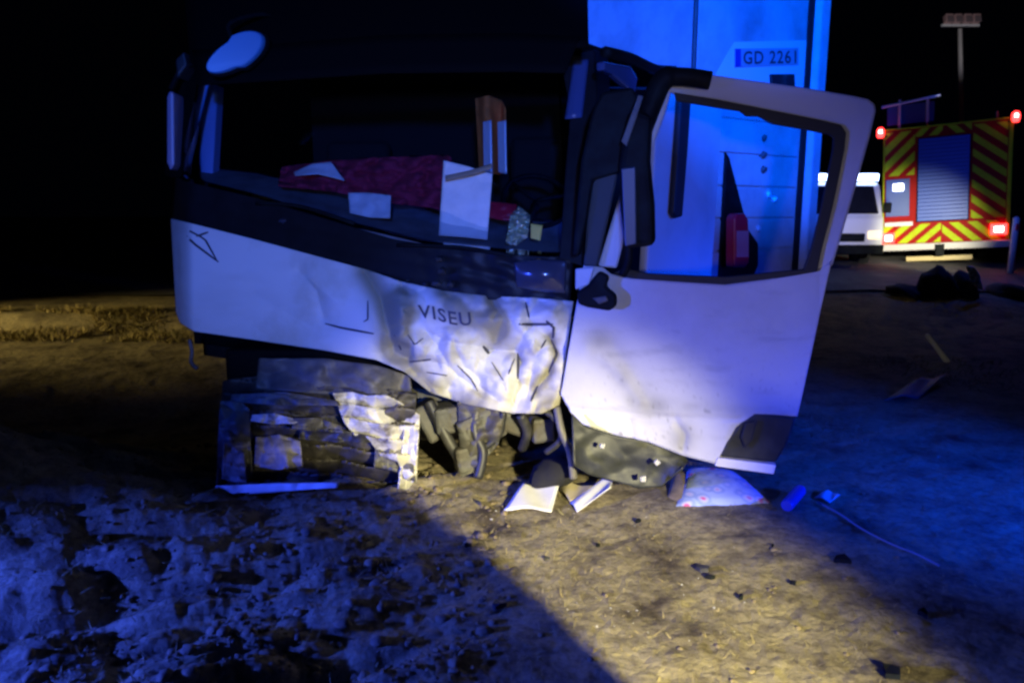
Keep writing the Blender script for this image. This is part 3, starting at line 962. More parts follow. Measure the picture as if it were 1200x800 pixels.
bumper = mesh('crushed_bumper', V, F, M['wreck'], truck, smooth=True); solid(bumper, 0.015)
V, F = sheet_vf([(304, 420), (380, 420), (440, 428), (480, 440)], [(300, 455), (380, 462), (440, 466), (484, 470)], 50, 16, wreck_pt(44, 0.14, 4.36, 50, -0.1))
solid(mesh('bumper_cover', V, F, M['grey'], truck, smooth=True), 0.015)
V, F = sheet_vf([(390, 461), (412, 459), (430, 464), (452, 462), (470, 472), (492, 486)], [(404, 496), (418, 512), (432, 514), (446, 534), (466, 540), (474, 560), (488, 566)], 80, 60, wreck_pt(52, 0.22, 4.14, 44, -0.12, .09))
solid(mesh('torn_headlamp', V, F, M['steel'], truck, smooth=True), 0.008)
V, F = sheet_vf([(474, 498), (485, 498), (491, 505)], [(466, 572), (478, 574), (486, 562)], 14, 40, wreck_pt(58, 0.14, 4.1, 22))
solid(mesh('torn_bracket', V, F, M['steel'], truck, smooth=True), 0.008)
V, F = sheet_vf([(258, 470), (280, 468), (292, 480)], [(254, 566), (278, 566), (296, 560)], 24, 50, wreck_pt(66, 0.22, 4.22, 40))
solid(mesh('torn_fender', V, F, mat('scuffed_fender', (0.10, 0.10, 0.11), .4, col2=(.3, .3, .3), nscale=12, nlo=.5, nhi=.7, bump=.3), truck, smooth=True), 0.01)
for k, (x0, y0, x1, y1, h, mk) in enumerate([(272, 462, 396, 470, 9, 'grey'), (296, 486, 348, 492, 7, 'steel'), (344, 490, 400, 499, 12, 'grey'), (300, 512, 352, 516, 34, 'muddy'), (262, 520, 286, 530, 40, 'muddy'), (352, 504, 440, 512, 10, 'dgrey'), (440, 520, 484, 540, 28, 'grey')]):
    V, F = sheet_vf([(x0, y0), ((x0 + x1) / 2, y0 - 3 + k % 3), (x1, y1)], [(x0 - 2, y0 + h), ((x0 + x1) / 2, y0 + h + 4), (x1 + 3, y1 + h - 4)], 36, 14, wreck_pt(90 + k, .14, 4.10, 30, -.04, .03))
    solid(mesh('torn_strip', V, F, M[mk], truck, smooth=True), .008)
V, F = sheet_vf([(253, 569), (320, 566), (398, 565)], [(252, 581), (320, 576), (396, 571)], 40, 4, wreck_pt(75, 0.05, 4.02, 60))
solid(mesh('bumper_lip', V, F, M['paint'], truck, smooth=True), 0.012)
V, F = tube_vf(smooth_path([at(222, 398, 4.6), at(225, 412, 4.58), at(224, 424, 4.55), at(231, 432, 4.53)]), 0.012, 8)
mesh('broken_rod', V, F, M['grey'], truck, smooth=True)
# underside and running gear
V, F = box_vf((-0.9, 5.35, 0.62), (1.9, 1.4, 0.25)); bevel(mesh('underbody', V, F, M['roof_black'], truck), 0.04)
V, F = box_vf((-0.35, 4.95, 0.40), (0.62, 0.75, 0.5)); bevel(mesh('engine', V, F, M['engine'], truck), 0.06)
for k, (pts, r) in enumerate([
    ([(502, 470, 4.3), (512, 490, 4.28), (528, 520, 4.25), (548, 552, 4.2)], .035),
    ([(560, 475, 4.25), (556, 505, 4.2), (566, 530, 4.18), (560, 560, 4.15)], .03),
    ([(590, 482, 4.2), (584, 510, 4.2), (560, 525, 4.2), (542, 500, 4.25)], .022),
    ([(652, 476, 4.05), (658, 505, 4.0), (668, 530, 3.98), (672, 560, 3.98)], .022),
    ([(640, 482, 4.08), (655, 495, 4.05), (657, 515, 4.05), (640, 530, 4.1)], .02),
    ([(610, 486, 4.15), (618, 505, 4.2), (612, 525, 4.3)], .03)]):
    V, F = tube_vf(smooth_path([at(*p) for p in pts]), r, 8)
    mesh('hose', V, F, M['grey'] if k == 3 else M['dgrey'], truck, smooth=True)
for k, (x, y, Y, s) in enumerate([(530, 488, 4.35, (.22, .2, .16)), (562, 500, 4.3, (.26, .2, .2)), (548, 535, 4.25, (.16, .16, .16)), (600, 492, 4.35, (.2, .2, .12)), (505, 492, 4.4, (.16, .16, .24)), (632, 500, 4.3, (.14, .2, .15))]):
    rot = Matrix.Rotation(random.uniform(-.5, .5), 3, 'Y') @ Matrix.Rotation(random.uniform(-.4, .4), 3, 'Z')
    V, F = box_vf(at(x, y, Y), s, rot)
    bevel(mesh('engine_bracket', V, F, M['engine'], truck), 0.02)
V, F = sheet_vf([(536, 470), (560, 474), (592, 480)], [(540, 560), (556, 552), (584, 520)], 24, 30, wreck_pt(81, .12, 4.32, 30))
solid(mesh('engine_shield', V, F, M['engine'], truck, smooth=True), .01)
def wheel(c, r, w, yaw, parent):
    axv = Vector((math.cos(yaw), math.sin(yaw), 0))
    V, F = tube_vf([Vector(c) - axv * w / 2, Vector(c) - axv * w * .42, Vector(c) + axv * w * .42, Vector(c) + axv * w / 2], [r * .9, r, r, r * .9], 28)
    wh = mesh('wheel', V, F, M['rubber'], parent, smooth=False)
    V, F = tube_vf([Vector(c) - axv * (w / 2 + .012), Vector(c) + axv * (w / 2 + .012)], r * .55, 20)
    mesh('rim', V, F, M['grey'], wh)
wheel((-1.45, 5.55, .42), .42, .26, R(-14), truck)
wheel((0.62, 5.35, .42), .42, .26, R(-30), truck)

# --- cargo box --------------------------------------------------------
K = plan(803, 6.35)
BS = Plane(K, (K[0] + math.sin(R(55)), K[1] + math.cos(R(55))))
Kv = Vector((K[0], K[1], 0)); fl = Vector((-math.cos(R(55)), math.sin(R(55)), 0))
LEN = 0.5
while pix(Kv + Vector((math.sin(R(55)), math.cos(R(55)), 0)) * LEN + Vector((0, 0, 2.6)))[0] < 945: LEN += .01
bdir = Vector((math.sin(R(55)), math.cos(R(55)), 0)); bn = Vector((math.cos(R(55)), -math.sin(R(55)), 0))
foot = [Kv, Kv + bdir * LEN, Kv + bdir * LEN + fl * 7.5, Kv + fl * 7.5]
V, F = prism_vf([p + Vector((0, 0, .95)) for p in foot], (0, 0, 2.95))
cargo = bevel(mesh('cargo_box', V, F, M['box_paint'], truck), 0.012)
V, F = prism_vf([p + Vector((0, 0, 3.905)) for p in foot], (0, 0, 0.06))
mesh('box_roof', V, F, M['box_paint'], cargo)
# side boards with recessed joints, dropped on the lower wall
zs = [0.99, 1.27, 1.55, 1.83, 2.11, 2.39]
for i, (z0, z1) in enumerate(zip(zs, zs[1:])):
    a = Kv + bdir * 0.06 + bn * (0.002); b = Kv + bdir * (LEN - .12) + bn * (0.002)
    P = [a + Vector((0, 0, z0 + .012)), b + Vector((0, 0, z0 + .012)), b + Vector((0, 0, z1 - .008)), a + Vector((0, 0, z1 - .008))]
    V, F = prism_vf(P, bn * 0.022)
    bevel(mesh('side_board', V, F, M['box_paint'], cargo), 0.006)
V, F = prism_vf([Kv + bdir * .03 + bn * .003 + Vector((0, 0, 2.41)), Kv + bdir * (LEN - .12) + bn * .003 + Vector((0, 0, 2.41)),
                 Kv + bdir * (LEN - .12) + bn * .003 + Vector((0, 0, 3.88)), Kv + bdir * .03 + bn * .003 + Vector((0, 0, 3.88))], bn * .016)
bevel(mesh('upper_panel', V, F, M['box_paint'], cargo), 0.004)
V, F = tube_vf([Kv + bn * .012 + Vector((0, 0, .95)), Kv + bn * .012 + Vector((0, 0, 3.9))], .02, 8)
mesh('corner_trim', V, F, M['grey'], cargo)
e = Kv + bdir * (LEN - .02) + bn * .03
V, F = prism_vf([e + Vector((0, 0, .9)), e + bdir * .04 + bn * .06 + Vector((0, 0, .9)), e + bdir * .17 + bn * .06 + Vector((0, 0, .9)), e + bdir * .17 - bn * .1 + Vector((0, 0, .9)), e - bn * .1 + bdir * .04 + Vector((0, 0, .9))], (0, 0, 3.05))
bevel(mesh('rear_post', V, F, M['box_paint'], cargo), .015)
V, F = prism_vf([e - bdir * .09 + Vector((0, 0, .9)), e - bdir * .02 + Vector((0, 0, .9)), e - bdir * .02 + Vector((0, 0, 3.9)), e - bdir * .09 + Vector((0, 0, 3.9))], bn * .02)
mesh('rear_seal', V, F, M['seal'], cargo)
def box_pt(px, py, off): return BS(px, py) + bn * off
V, F = prism_vf([box_pt(x, y, .021) for x, y in [(836, 98), (836, 88), (858, 50), (942, 48), (944, 118), (930, 112), (838, 106)]], bn * .004)
stk = mesh('sticker', V, F, M['sticker'], cargo)
V, F = prism_vf([box_pt(x, y, .027) for x, y in [(857, 58), (932, 57), (932, 77), (857, 80)]], bn * .008)
npz = bevel(mesh('number_plate', V, F, M['plate'], cargo), .003)
V, F = prism_vf([box_pt(x, y, .0365) for x, y in [(857.5, 58.5), (864, 58.4), (864, 79.2), (857.5, 79.4)]], bn * .002)
mesh('country_band', V, F, mat('blue_band', (.02, .05, .4), .5), npz)
tv, tf = text_mesh('GD 2261')
mesh('lettering', [box_pt(867 + 62 * u, 76.5 - 15.5 * v - 1.2 * u, .0372) for u, v in tv], tf, M['ink'], npz, fix=False)
V, F = prism_vf([box_pt(x, y, .026) for x, y in [(898, 88), (925, 88), (926, 104), (899, 102)]], bn * .03)
bevel(mesh('side_vent', V, F, M['dgrey'], cargo), .006)
for x, y, s in [(892, 162, 1), (891, 182, 1), (891, 199, 1), (897, 228, 1.3), (904, 234, 1), (885, 268, 1.2)]:
    V, F = rock_vf(box_pt(x, y, .03), .035 * s, int(x), 1, 1)
    mesh('latch', V, F, M['tape'] if y > 220 else M['grey'], cargo)
# dark landing bracket and extinguisher case between cab and box
V, F = prism_vf([BS(846, 178) + bn * .05, BS(850, 185) + bn * .05, BS(872, 268) + bn * .05, BS(884, 285) + bn * .05, BS(884, 310) + bn * .05, BS(876, 330) + bn * .05, BS(838, 330) + bn * .05], -bn * .04)
bevel(mesh('mudguard', V, F, M['black'], truck), .015)
for w_ in (.6, 1.7):
    V, F = tube_vf([Kv + bdir * w_ + Vector((0, 0, .8)) + fl * .2, Kv + bdir * w_ + fl * 7.3 + Vector((0, 0, .8))], .09, 8)
    mesh('chassis', V, F, M['black'], truck)
for d in (5.2, 6.4):
    for w_ in (.2, 2.1):
        c = Kv + fl * d + bdir * w_
        wheel((c.x, c.y, .46), .46, .28, R(35), truck)
ext = thing('fire_extinguisher', 'red fire extinguisher case seen through the door window, in the gap behind the cab', 'fire extinguisher', BS(848, 316) + bn * .1)
V, F = prism_vf([BS(x, y) + bn * .10 for x, y in [(839, 256), (842, 250), (852, 250), (856, 257), (857, 306), (853, 312), (839, 312)]], bn * .10)
bevel(mesh('case', V, F, M['redbox'], ext), .02, 3)
V, F = prism_vf([BS(x, y) + bn * .202 for x, y in [(841, 270), (855, 270), (855, 300), (841, 300)]], bn * .004)
mesh('label_plate', V, F, M['pinkprint'], ext)

# ------------------------------------------------------------------ things in the cab
def cloth(name, top, bot, Y0, amp, seed, m, label, cat, nu=50, nv=24, back=0.3, t=.012, f=30):
    fn = lambda a, b, u, v: at(a, b, Y0(a) + back * (1 - v) + amp * (crumple(a / f, b / (f * .6), seed, 5) - .5))
    V, F = sheet_vf(top, bot, nu, nv, fn)
    base = Vector(V[(nu + 1) * nv + nu // 2])
    o = single(name, V, F, m, base, label, cat, smooth=True)
    return solid(o, t)
cloth('jacket', [(330, 196), (390, 188), (460, 184), (528, 182), (530, 192)], [(326, 218), (400, 226), (440, 236), (490, 242), (528, 246)], lambda a: yb(a) + .14, .32, 91, M['red'],
      'crumpled crimson jacket lying along the dashboard behind the windscreen', 'jacket', back=.22)
cloth('paper_sheet', [(520, 188), (548, 195), (577, 204)], [(514, 276), (544, 278), (571, 281)], lambda a: yb(a) - .02, .015, 92, M['paper'],
      'large upright paper sheet propped behind the windscreen right of the red jacket', 'paper', 16, 20, .06, .003, 60)
cloth('paper_sheet', [(408, 226), (432, 226), (458, 229)], [(410, 250), (434, 255), (457, 256)], lambda a: yb(a) - .01, .05, 93, M['paper'],
      'small crumpled pale paper on the dashboard below the red jacket', 'paper', 20, 12, .05, .003, 24)
cloth('paper_sheet', [(344, 202), (366, 192), (388, 190)], [(346, 206), (372, 204), (404, 212)], lambda a: yb(a) + .06, .03, 94, M['paper'],
      'thin pale paper strip lying on top of the left end of the red jacket', 'paper', 20, 6, .05, .004, 30)
cloth('strap', [(522, 206), (550, 200), (576, 192)], [(522, 212), (550, 206), (576, 198)], lambda a: yb(a) - .06, .01, 95, mat('tan_strap', (.35, .27, .18), .8),
      'tan strap running diagonally across the large upright paper', 'strap', 16, 3, .02, .004, 40)
cloth('crumpled_wrapper', [(598, 252), (608, 242), (622, 252)], [(592, 286), (604, 288), (618, 278)], lambda a: yb(a) - .02, .16, 96, M['foil'],
      'shiny crumpled clear wrapper at the right end of the dashboard', 'wrapper', 24, 24, .1, .003, 12)
cloth('yellow_card', [(622, 262), (636, 264)], [(622, 279), (633, 282)], lambda a: yb(a) - .02, .01, 97, M['yellow'],
      'small yellow card right of the shiny wrapper on the dashboard', 'card', 6, 6, .03, .003, 40)
cloth('red_pouch', [(572, 236), (590, 238), (606, 240)], [(570, 254), (588, 258), (600, 258)], lambda a: yb(a) + .1, .04, 98, M['redbox'],
      'small dark red pouch behind the large upright paper', 'pouch', 16, 10, .06, .01, 30)
vest = thing('safety_vest', 'orange vest with two reflective stripes hanging inside the cab behind the windscreen', 'vest', at(578, 205, 4.9))
fnv = lambda a, b, u, v: at(a, b, 4.75 + .05 * math.cos(u * 9) + .06 * (crumple(a / 22, b / 40, 5, 4) - .5))
V, F = sheet_vf([(557, 116), (572, 112), (588, 118), (592, 128)], [(562, 200), (572, 203), (584, 205), (593, 203)], 24, 30, fnv)
vb = mesh('vest_body', V, F, M['orange'], vest, smooth=True); solid(vb, .012)
for x in (566, 583):
    V, F = sheet_vf([(x, 143), (x + 10, 141)], [(x + 1, 202), (x + 11, 204)], 6, 20, lambda a, b, u, v: at(a, b, 4.62 + .01 * math.cos(u * 3)))
    solid(mesh('reflective_stripe', V, F, M['tape'], vest, smooth=True), .006)

# ------------------------------------------------------------------ things on the ground by the door
def on_ground(px, py):
    Y = 3.9
    for _ in range(40):
        p = at(px, py, Y); z = g(p.x, p.y)
        d = ray(px, py); t = (z - CAM.z) / d.z
        Y = .5 * Y + .5 * (CAM.y + d.y * t)
    return at(px, py, Y)
def ground_sheet(name, pts, m, label, cat, lift=.03, fold=.02, group=None, t=.003, n=10):
    P = [on_ground(*p) for p in pts]
    zb = max(max(p.z, g(p.x, p.y)) for p in P + [(P[0] + P[2]) / 2, (P[0] + P[1]) / 2, (P[2] + P[3]) / 2]) + .012
    V, F = [], []
    for j in range(n + 1):
        for i in range(n + 1):
            u, v = i / n, j / n
            q = (P[0] * (1 - u) + P[1] * u) * (1 - v) + (P[3] * (1 - u) + P[2] * u) * v
            q = Vector(q); q.z = zb + (q.z - zb) * .5 + lift * v + fold * math.sin(u * 3 + v * 2)**2
            V.append(q)
    for j in range(n):
        for i in range(n):
            a = j * (n + 1) + i; F.append((a, a + 1, a + n + 2, a + n + 1))
    return solid(single(name, V, F, m, P[0], label, cat, group, True), t)
ground_sheet('paper_sheet', [(590, 600), (646, 602), (656, 577), (614, 575)], M['paper'], 'flat white paper on the soil left of the folded one', 'paper', .03)
ground_sheet('paper_sheet', [(668, 590), (676, 602), (716, 585), (718, 566)], M['paper'], 'folded white paper on the soil, right of the flat one', 'paper', .05, .012)
ground_sheet('paper_sheet', [(655, 576), (668, 589), (700, 578), (664, 570)], mat('muddy_paper', (.42, .36, .22), .8), 'muddy brownish paper flap between the two white papers on the soil', 'paper', .02, .02)
# black bag
c = on_ground(650, 572)
V, F = rock_vf((0, 0, 0), 1, 77, 3, 1)
V = [c + Vector((v.x * .12 - max(0, -v.z) * .04 + v.z * .04, v.y * .14, .09 + v.z * .10)) for v in V]
single('black_bag', V, F, mat('black_cloth', (.006, .006, .008), .9), c, 'small slumped black bag on the soil behind the white papers', 'bag', smooth=True)
# patterned cushion
cu = thing('cushion', 'pale blue cushion with pink printed pattern lying on the soil below the door', 'cushion', on_ground(840, 594))
def cushion_mat():
    m = mat('printed_cotton', (.55, .58, .66), .85, bump=.25, bscale=14)
    nt = m.node_tree; L = nt.links; b = nt.nodes['Principled BSDF']
    tc = nt.nodes['Texture Coordinate']
    v = nt.nodes.new('ShaderNodeTexVoronoi'); v.inputs['Scale'].default_value = 11
    L.new(tc.outputs['Object'], v.inputs['Vector'])
    r = nt.nodes.new('ShaderNodeValToRGB'); e = r.color_ramp.elements
    e[0].position, e[0].color = .18, (.75, .12, .28, 1)
    e[1].position, e[1].color = .62, (.45, .55, .72, 1)
    x = e.new(.30); x.color = (.62, .62, .70, 1)
    x = e.new(.46); x.color = (.30, .40, .62, 1)
    n = nt.nodes.new('ShaderNodeTexNoise'); n.inputs['Scale'].default_value = 9
    ad = nt.nodes.new('ShaderNodeMath'); ad.operation = 'MULTIPLY_ADD'; ad.inputs[1].default_value = .5; ad.inputs[2].default_value = 0.0
    L.new(tc.outputs['Object'], n.inputs['Vector'])
    ad2 = nt.nodes.new('ShaderNodeMath'); ad2.operation = 'ADD'
    L.new(n.outputs['Fac'], ad.inputs[0]); L.new(ad.outputs[0], ad2.inputs[0]); L.new(v.outputs['Distance'], ad2.inputs[1])
    sb = nt.nodes.new('ShaderNodeMath'); sb.operation = 'SUBTRACT'; sb.inputs[1].default_value = .22
    L.new(ad2.outputs[0], sb.inputs[0]); L.new(sb.outputs[0], r.inputs['Fac'])
    L.new(r.outputs['Color'], b.inputs['Base Color'])
    return m
cc = [on_ground(792, 594), on_ground(906, 591), on_ground(866, 566), on_ground(800, 562)]
cc[2] = at(858, 552, cc[2].y + .12); cc[3] = at(806, 548, cc[3].y + .12)
def pillow_vf(cc, th, n=22):
    N = (cc[1] - cc[0]).cross(cc[3] - cc[0]).normalized()
    if N.y > 0: N = -N
    V, F = [], []
    for s in (1, -1):
        o0 = len(V)
        for j in range(n + 1):
            for i in range(n + 1):
                u, v = i / n, j / n
                q = (cc[0] * (1 - u) + cc[1] * u) * (1 - v) + (cc[3] * (1 - u) + cc[2] * u) * v
                k = (max(0, 16 * u * (1 - u) * v * (1 - v))) ** .45
                wr = 1 + .25 * float(fbm(u * 5, v * 5 + s, 2))
                V.append(q + N * s * th * k * wr)
        for j in range(n):
            for i in range(n):
                a = o0 + j * (n + 1) + i
                f = (a, a + 1, a + n + 2, a + n + 1)
                F.append(f if s > 0 else f[::-1])
    return V, F
V, F = pillow_vf(cc, .055)
mesh('cushion_cover', V, F, cushion_mat(), cu, smooth=True)
ce = [on_ground(782, 582), on_ground(808, 596), at(814, 556, cc[3].y - .02), at(790, 550, cc[3].y + .05)]
V, F = pillow_vf(ce, .04, 14)
mesh('cushion_end', V, F, mat('tan_cloth', (.35, .27, .15), .85, col2=(.22, .17, .09), nscale=10), cu, smooth=True)
# blue can and scraps
c1, c2 = on_ground(921, 600) + Vector((0, 0, .035)), on_ground(938, 580) + Vector((0, 0, .035))
can = thing('drink_can', 'small blue can lying on the soil right of the patterned cushion', 'can', c1 - Vector((0, 0, .035)))
V, F = tube_vf([c1, c1 + (c2 - c1) * .05, c1 + (c2 - c1) * .93, c2], [.028, .034, .034, .026], 16)
mesh('can_body', V, F, mat('blue_can', (.08, .10, .55), .3, metal=.3), can, smooth=False)
V, F = tube_vf([c2, c2 + (c2 - c1) * .03], .024, 16); mesh('can_lid', V, F, M['steel'], can)
ground_sheet('plastic_scrap', [(954, 584), (972, 590), (984, 586), (970, 579)], M['paper'], 'tiny pale plastic scrap on the soil right of the blue can', 'plastic scrap', .015, .01)
# wires trailing over the soil at the right
wp = [on_ground(x, y) + Vector((0, 0, .012)) for x, y in [(958, 590), (985, 605), (1010, 622), (1045, 640), (1075, 652), (1100, 665)]]
V, F = tube_vf(smooth_path(wp), .005, 6)
single('cable', V, F, mat('pale_cable', (.2, .2, .25), .6), wp[0], 'pale loose cable trailing over the dark soil at the right', 'cable', smooth=True)
# pale rod
p1 = on_ground(1110, 424); p0 = at(1086, 392, p1.y - .05)
lamp('hand_torch', 'SPOT', (.6, -.4, 1.7), 120, (1, .95, .8), .02, (p0 + p1) / 2, 4.5, 1.0)  # second torch, added only to brighten the pale rod
V, F = tube_vf([p0, p0 + (p1 - p0) * .5, p1], [.022, .026, .032], 8)
single('pale_rod', V, F, mat('bare_wood', (.75, .70, .58), .6), p1, 'pale bare stick leaning on the dark embankment at the right', 'stick')
# plastic sheet lying on the embankment
ground_sheet('plastic_sheet', [(1035, 470), (1075, 468), (1108, 446), (1080, 448)], mat('thin_plastic', (.10, .14, .16), .6), 'crumpled plastic film on the dark embankment below the pale stick', 'plastic film', .02, .03)

# ------------------------------------------------------------------ FIRE ENGINE
FE_L, FE_R = Vector((*plan(1034, 16.3), 0)), Vector((*plan(1183, 15.25), 0))
FWID = (FE_R - FE_L).length
ex = (FE_R - FE_L).normalized()
fe = thing('fire_engine', 'fire engine on the road, red and yellow chevrons on its rear, red lamps lit', 'fire engine', (FE_L.x, FE_L.y, .5))
fe.rotation_euler = (0, R(-3.6), math.atan2(ex.y, ex.x))
H0, H1 = .40, 2.86         # body bottom / top above the road
def fbox(name, x0, x1, y0, y1, z0, z1, m, parent=fe, bw=.01):
    V, F = box_vf(((x0 + x1) / 2, (y0 + y1) / 2, (z0 + z1) / 2), (x1 - x0, y1 - y0, z1 - z0))
    return bevel(mesh(name, V, F, m, parent, world=False), bw)
M['engine_red'] = mat('fire_engine_red', (.36, .005, .003), .6, spec=.15, col2=(.36, .005, .003), nscale=3)
M['retro'] = mat('retro_yellow', (.46, .68, .01), .6, spec=.15, col2=(.50, .52, .01), nscale=9)
M['tail'] = mat('lit_tail_lamp', (.6, .02, .02), .3, emis=(1, .03, .03), estr=7)
M['tail_core'] = mat('lit_tail_core', (.9, .6, .5), .3, emis=(1, .45, .4), estr=18)
M['bluelamp'] = mat('lit_blue_bar', (.5, .6, 1), .3, emis=(.45, .6, 1), estr=12)
fbody = fbox('body', 0, FWID, 0, 6.2, H0, H1, M['engine_red'], bw=.04)
HH = H1 - H0
def uv(u, v): return (u * FWID, H1 - v * HH)
def clip(poly, x0, x1, z0, z1):
    for ax, val, sgn in ((0, x0, 1), (0, x1, -1), (1, z0, 1), (1, z1, -1)):
        out = []
        for i in range(len(poly)):
            p, q = poly[i - 1], poly[i]
            a, b = (p[ax] - val) * sgn, (q[ax] - val) * sgn
            if (a >= 0) != (b >= 0):
                t = a / (a - b); out.append((p[0] + t * (q[0] - p[0]), p[1] + t * (q[1] - p[1])))
            if b >= 0: out.append(q)
        poly = out
        if not poly: return []
    return poly
def stripes(u0, u1, v0, v1, slope, pitch, width, phase=0.0):
    x0, zt = uv(u0, v0); x1, zb = uv(u1, v1)
    c = phase
    for k in range(-20, 40):
        zz = zb + phase + k * pitch - 4.0
        # band of height `width` rising with `slope`
        poly = [(x0 - .5, zz - .5 * slope), (x1 + .5, zz + (x1 - x0 + .5) * slope), (x1 + .5, zz + width + (x1 - x0 + .5) * slope), (x0 - .5, zz + width - .5 * slope)]
        poly = clip(poly, x0, x1, zb, zt)
        if len(poly) < 3: continue
        A = abs(sum(poly[i - 1][0] * poly[i][1] - poly[i][0] * poly[i - 1][1] for i in range(len(poly)))) / 2
        if A < .004: continue
        V, F = prism_vf([(p[0], -.003, p[1]) for p in poly], (0, -.005, 0))
        mesh('reflective_stripe', V, F, M['retro'], fe, world=False)
stripes(.015, .255, .03, .40, 1.0, .34, .19)
stripes(.26, .47, .015, .085, 1.0, .30, .16)
stripes(.49, .69, .015, .085, -1.0, .30, .16)
stripes(.705, .96, .03, .80, -.8, .31, .15)
stripes(.015, .475, .825, .985, .9, .30, .16)
stripes(.485, .96, .825, .985, -.9, .30, .16)
def fpanel(name, u0, u1, v0, v1, m, y=-.03, t=.028, parent=fe, bw=.01):
    x0, z1 = uv(u0, v0); x1, z0 = uv(u1, v1)
    return fbox(name, x0, x1, y, y + t, z0, z1, m, parent, bw)
fpanel('edge_trim', .968, .998, .0, .98, M['retro'])
fpanel('edge_trim', .001, .012, .02, .98, M['retro'])
fpanel('edge_trim', .02, .96, .0, .012, M['retro'])
M['shutter'] = mat('shutter_aluminium', (.03, .09, .48), .45)
sh = fpanel('roller_shutter', .275, .69, .10, .81, M['black'], -.02, .018)
zt = uv(0, .105)[1]; zb = uv(0, .80)[1]; ns = 22
slat = None
for k in range(ns):
    z0 = zb + (zt - zb) * k / ns
    x0, x1 = uv(.285, 0)[0], uv(.68, 0)[0]
    if slat is None:
        V, F = box_vf(((x0 + x1) / 2, -.03, (zt - zb) / ns * .46), (x1 - x0, .02, (zt - zb) / ns * .92))
        slat = mesh('slat', V, F, M['shutter'], sh, world=False); s_ = slat
        bevel(slat, .004, 1)
    else:
        s_ = slat.copy(); COL.objects.link(s_)
    s_.location = (0, 0, z0)
lk = fpanel('locker_door', .025, .22, .43, .75, mat('blue_locker', (.05, .10, .35), .4), -.035, .033)
fpanel('reading_lamp', .085, .17, .47, .53, mat('lit_white_lamp', (.9, .9, 1), .4, emis=(.85, .9, 1), estr=6), -.06, .025, lk)
fpanel('name_strip', .02, .25, .80, .835, mat('white_strip', (.75, .73, .78), .5), -.012, .008)
fpanel('rear_bumper', -.03, 1.0, .99, 1.045, mat('pale_bumper', (.62, .58, .56), .5), -.25, .25)
fpanel('underrun_bar', .2, .72, 1.10, 1.14, mat('yellow_bar', (.65, .5, .22), .5), -.2, .1)
fpanel('tow_hitch', .43, .50, 1.0, 1.10, M['black'], -.32, .2)
for u, v, s in ((.055, .935, .05), (.915, .90, .062)):
    t1 = fpanel('tail_lamp', u - s, u + s, v - .045, v + .045, M['tail'], -.06, .055)
    fpanel('lamp_core', u - s * .55, u + s * .55, v - .022, v + .022, M['tail_core'], -.075, .012, t1, .004)
for u, v in ((-.025, .02), (1.01, .0)):
    x, z = uv(u, v)
    V, F = tube_vf([(x, -.02, z - .11), (x, -.02, z - .05), (x, -.02, z + .06), (x, -.02, z + .10)], [.05, .075, .07, .03], 14)
    bc = mesh('beacon', V, F, M['tail'], fe, world=False, smooth=True)
    V, F = tube_vf([(x, -.10, z - .02), (x, -.10, z + .04)], .03, 10)
    mesh('lamp_core', V, F, M['tail_core'], bc, world=False)
    V, F = box_vf((x + (.06 if u < 0 else -.06), 0.02, z - .09), (.14, .06, .03)); mesh('beacon_bracket', V, F, M['black'], bc, world=False)
rk = fbox('roof_rack', .06, .95, .3, 2.4, H1 + .10, H1 + .52, mat('dark_blue_case', (.05, .07, .22), .45), bw=.02)
V, F = merge(*[tube_vf([(x, .25, H1), (x, .25, H1 + .62)], .03, 6) for x in (.3, .82)], tube_vf([(-.05, .24, H1 + .5), (1.05, .24, H1 + .62)], .03, 6))
mesh('rack_rail', V, F, M['tape'], rk, world=False)
for x in (.3, FWID - .3):
    for y in (1.3, 4.9):
        V, F = tube_vf([(x - .15, y, .44), (x + .15, y, .44)], .44, 22)
        wh = mesh('wheel', V, F, M['rubber'], fe, world=False)
        V, F = tube_vf([(x - .165, y, .44), (x + .165, y, .44)], .24, 16); mesh('rim', V, F, M['grey'], wh, world=False)
V, F = tube_vf([(2.05, .1, H1), (2.05, .1, H1 + .15)], .025, 6); mesh('aerial', V, F, M['grey'], fe, world=False)

lamp('scene_lamp', 'SPOT', (8.0, 11.6, 1.5), 1150, (1.0, .97, .7), .1, FE_L + Vector((.5, 0, 1.1)), 40, 1)
lamp('van_blue_glow', 'POINT', (8.2, 13.0, 2.4), 45, (.03, .10, 1), .1)

# ------------------------------------------------------------------ floodlight mast
mb = at(1124, 200, 19.5)
mast = thing('light_mast', 'tall pale mast with unlit floodlights rising behind the fire engine', 'floodlight mast', (mb.x, mb.y, .6))
top = at(1125, 34, 19.5)
V, F = tube_vf([(mb.x, mb.y, .6), (mb.x, mb.y, 3.4), (top.x, mb.y, top.z)], [.08, .065, .05], 12)
mesh('pole', V, F, mat('galvanised', (.75, .75, .74), .5), mast, smooth=True)
for dx in (-.34, -.12, .12, .34):
    for dz in (.05,):
        V, F = box_vf((top.x + dx, top.y - .05, top.z + .17 + dz), (.19, .16, .2), Matrix.Rotation(R(-20), 3, 'X'))
        fl_ = bevel(mesh('floodlight', V, F, mat('lamp_housing', (.45, .30, .30), .5), mast), .02)
        V, F = box_vf((top.x + dx, top.y - .15, top.z + .15 + dz), (.15, .02, .15), Matrix.Rotation(R(-20), 3, 'X'))
        mesh('lamp_glass', V, F, mat('dark_lens', (.20, .16, .18), .2), fl_)
V, F = box_vf((top.x, top.y, top.z + .08), (.95, .06, .06)); bevel(mesh('crossbar', V, F, M['tape'], mast), .01)
lamp('mast_spill', 'SPOT', (7.5, 12.0, 2.5), 700, (1, .92, .9), .1, top, 16, .9)

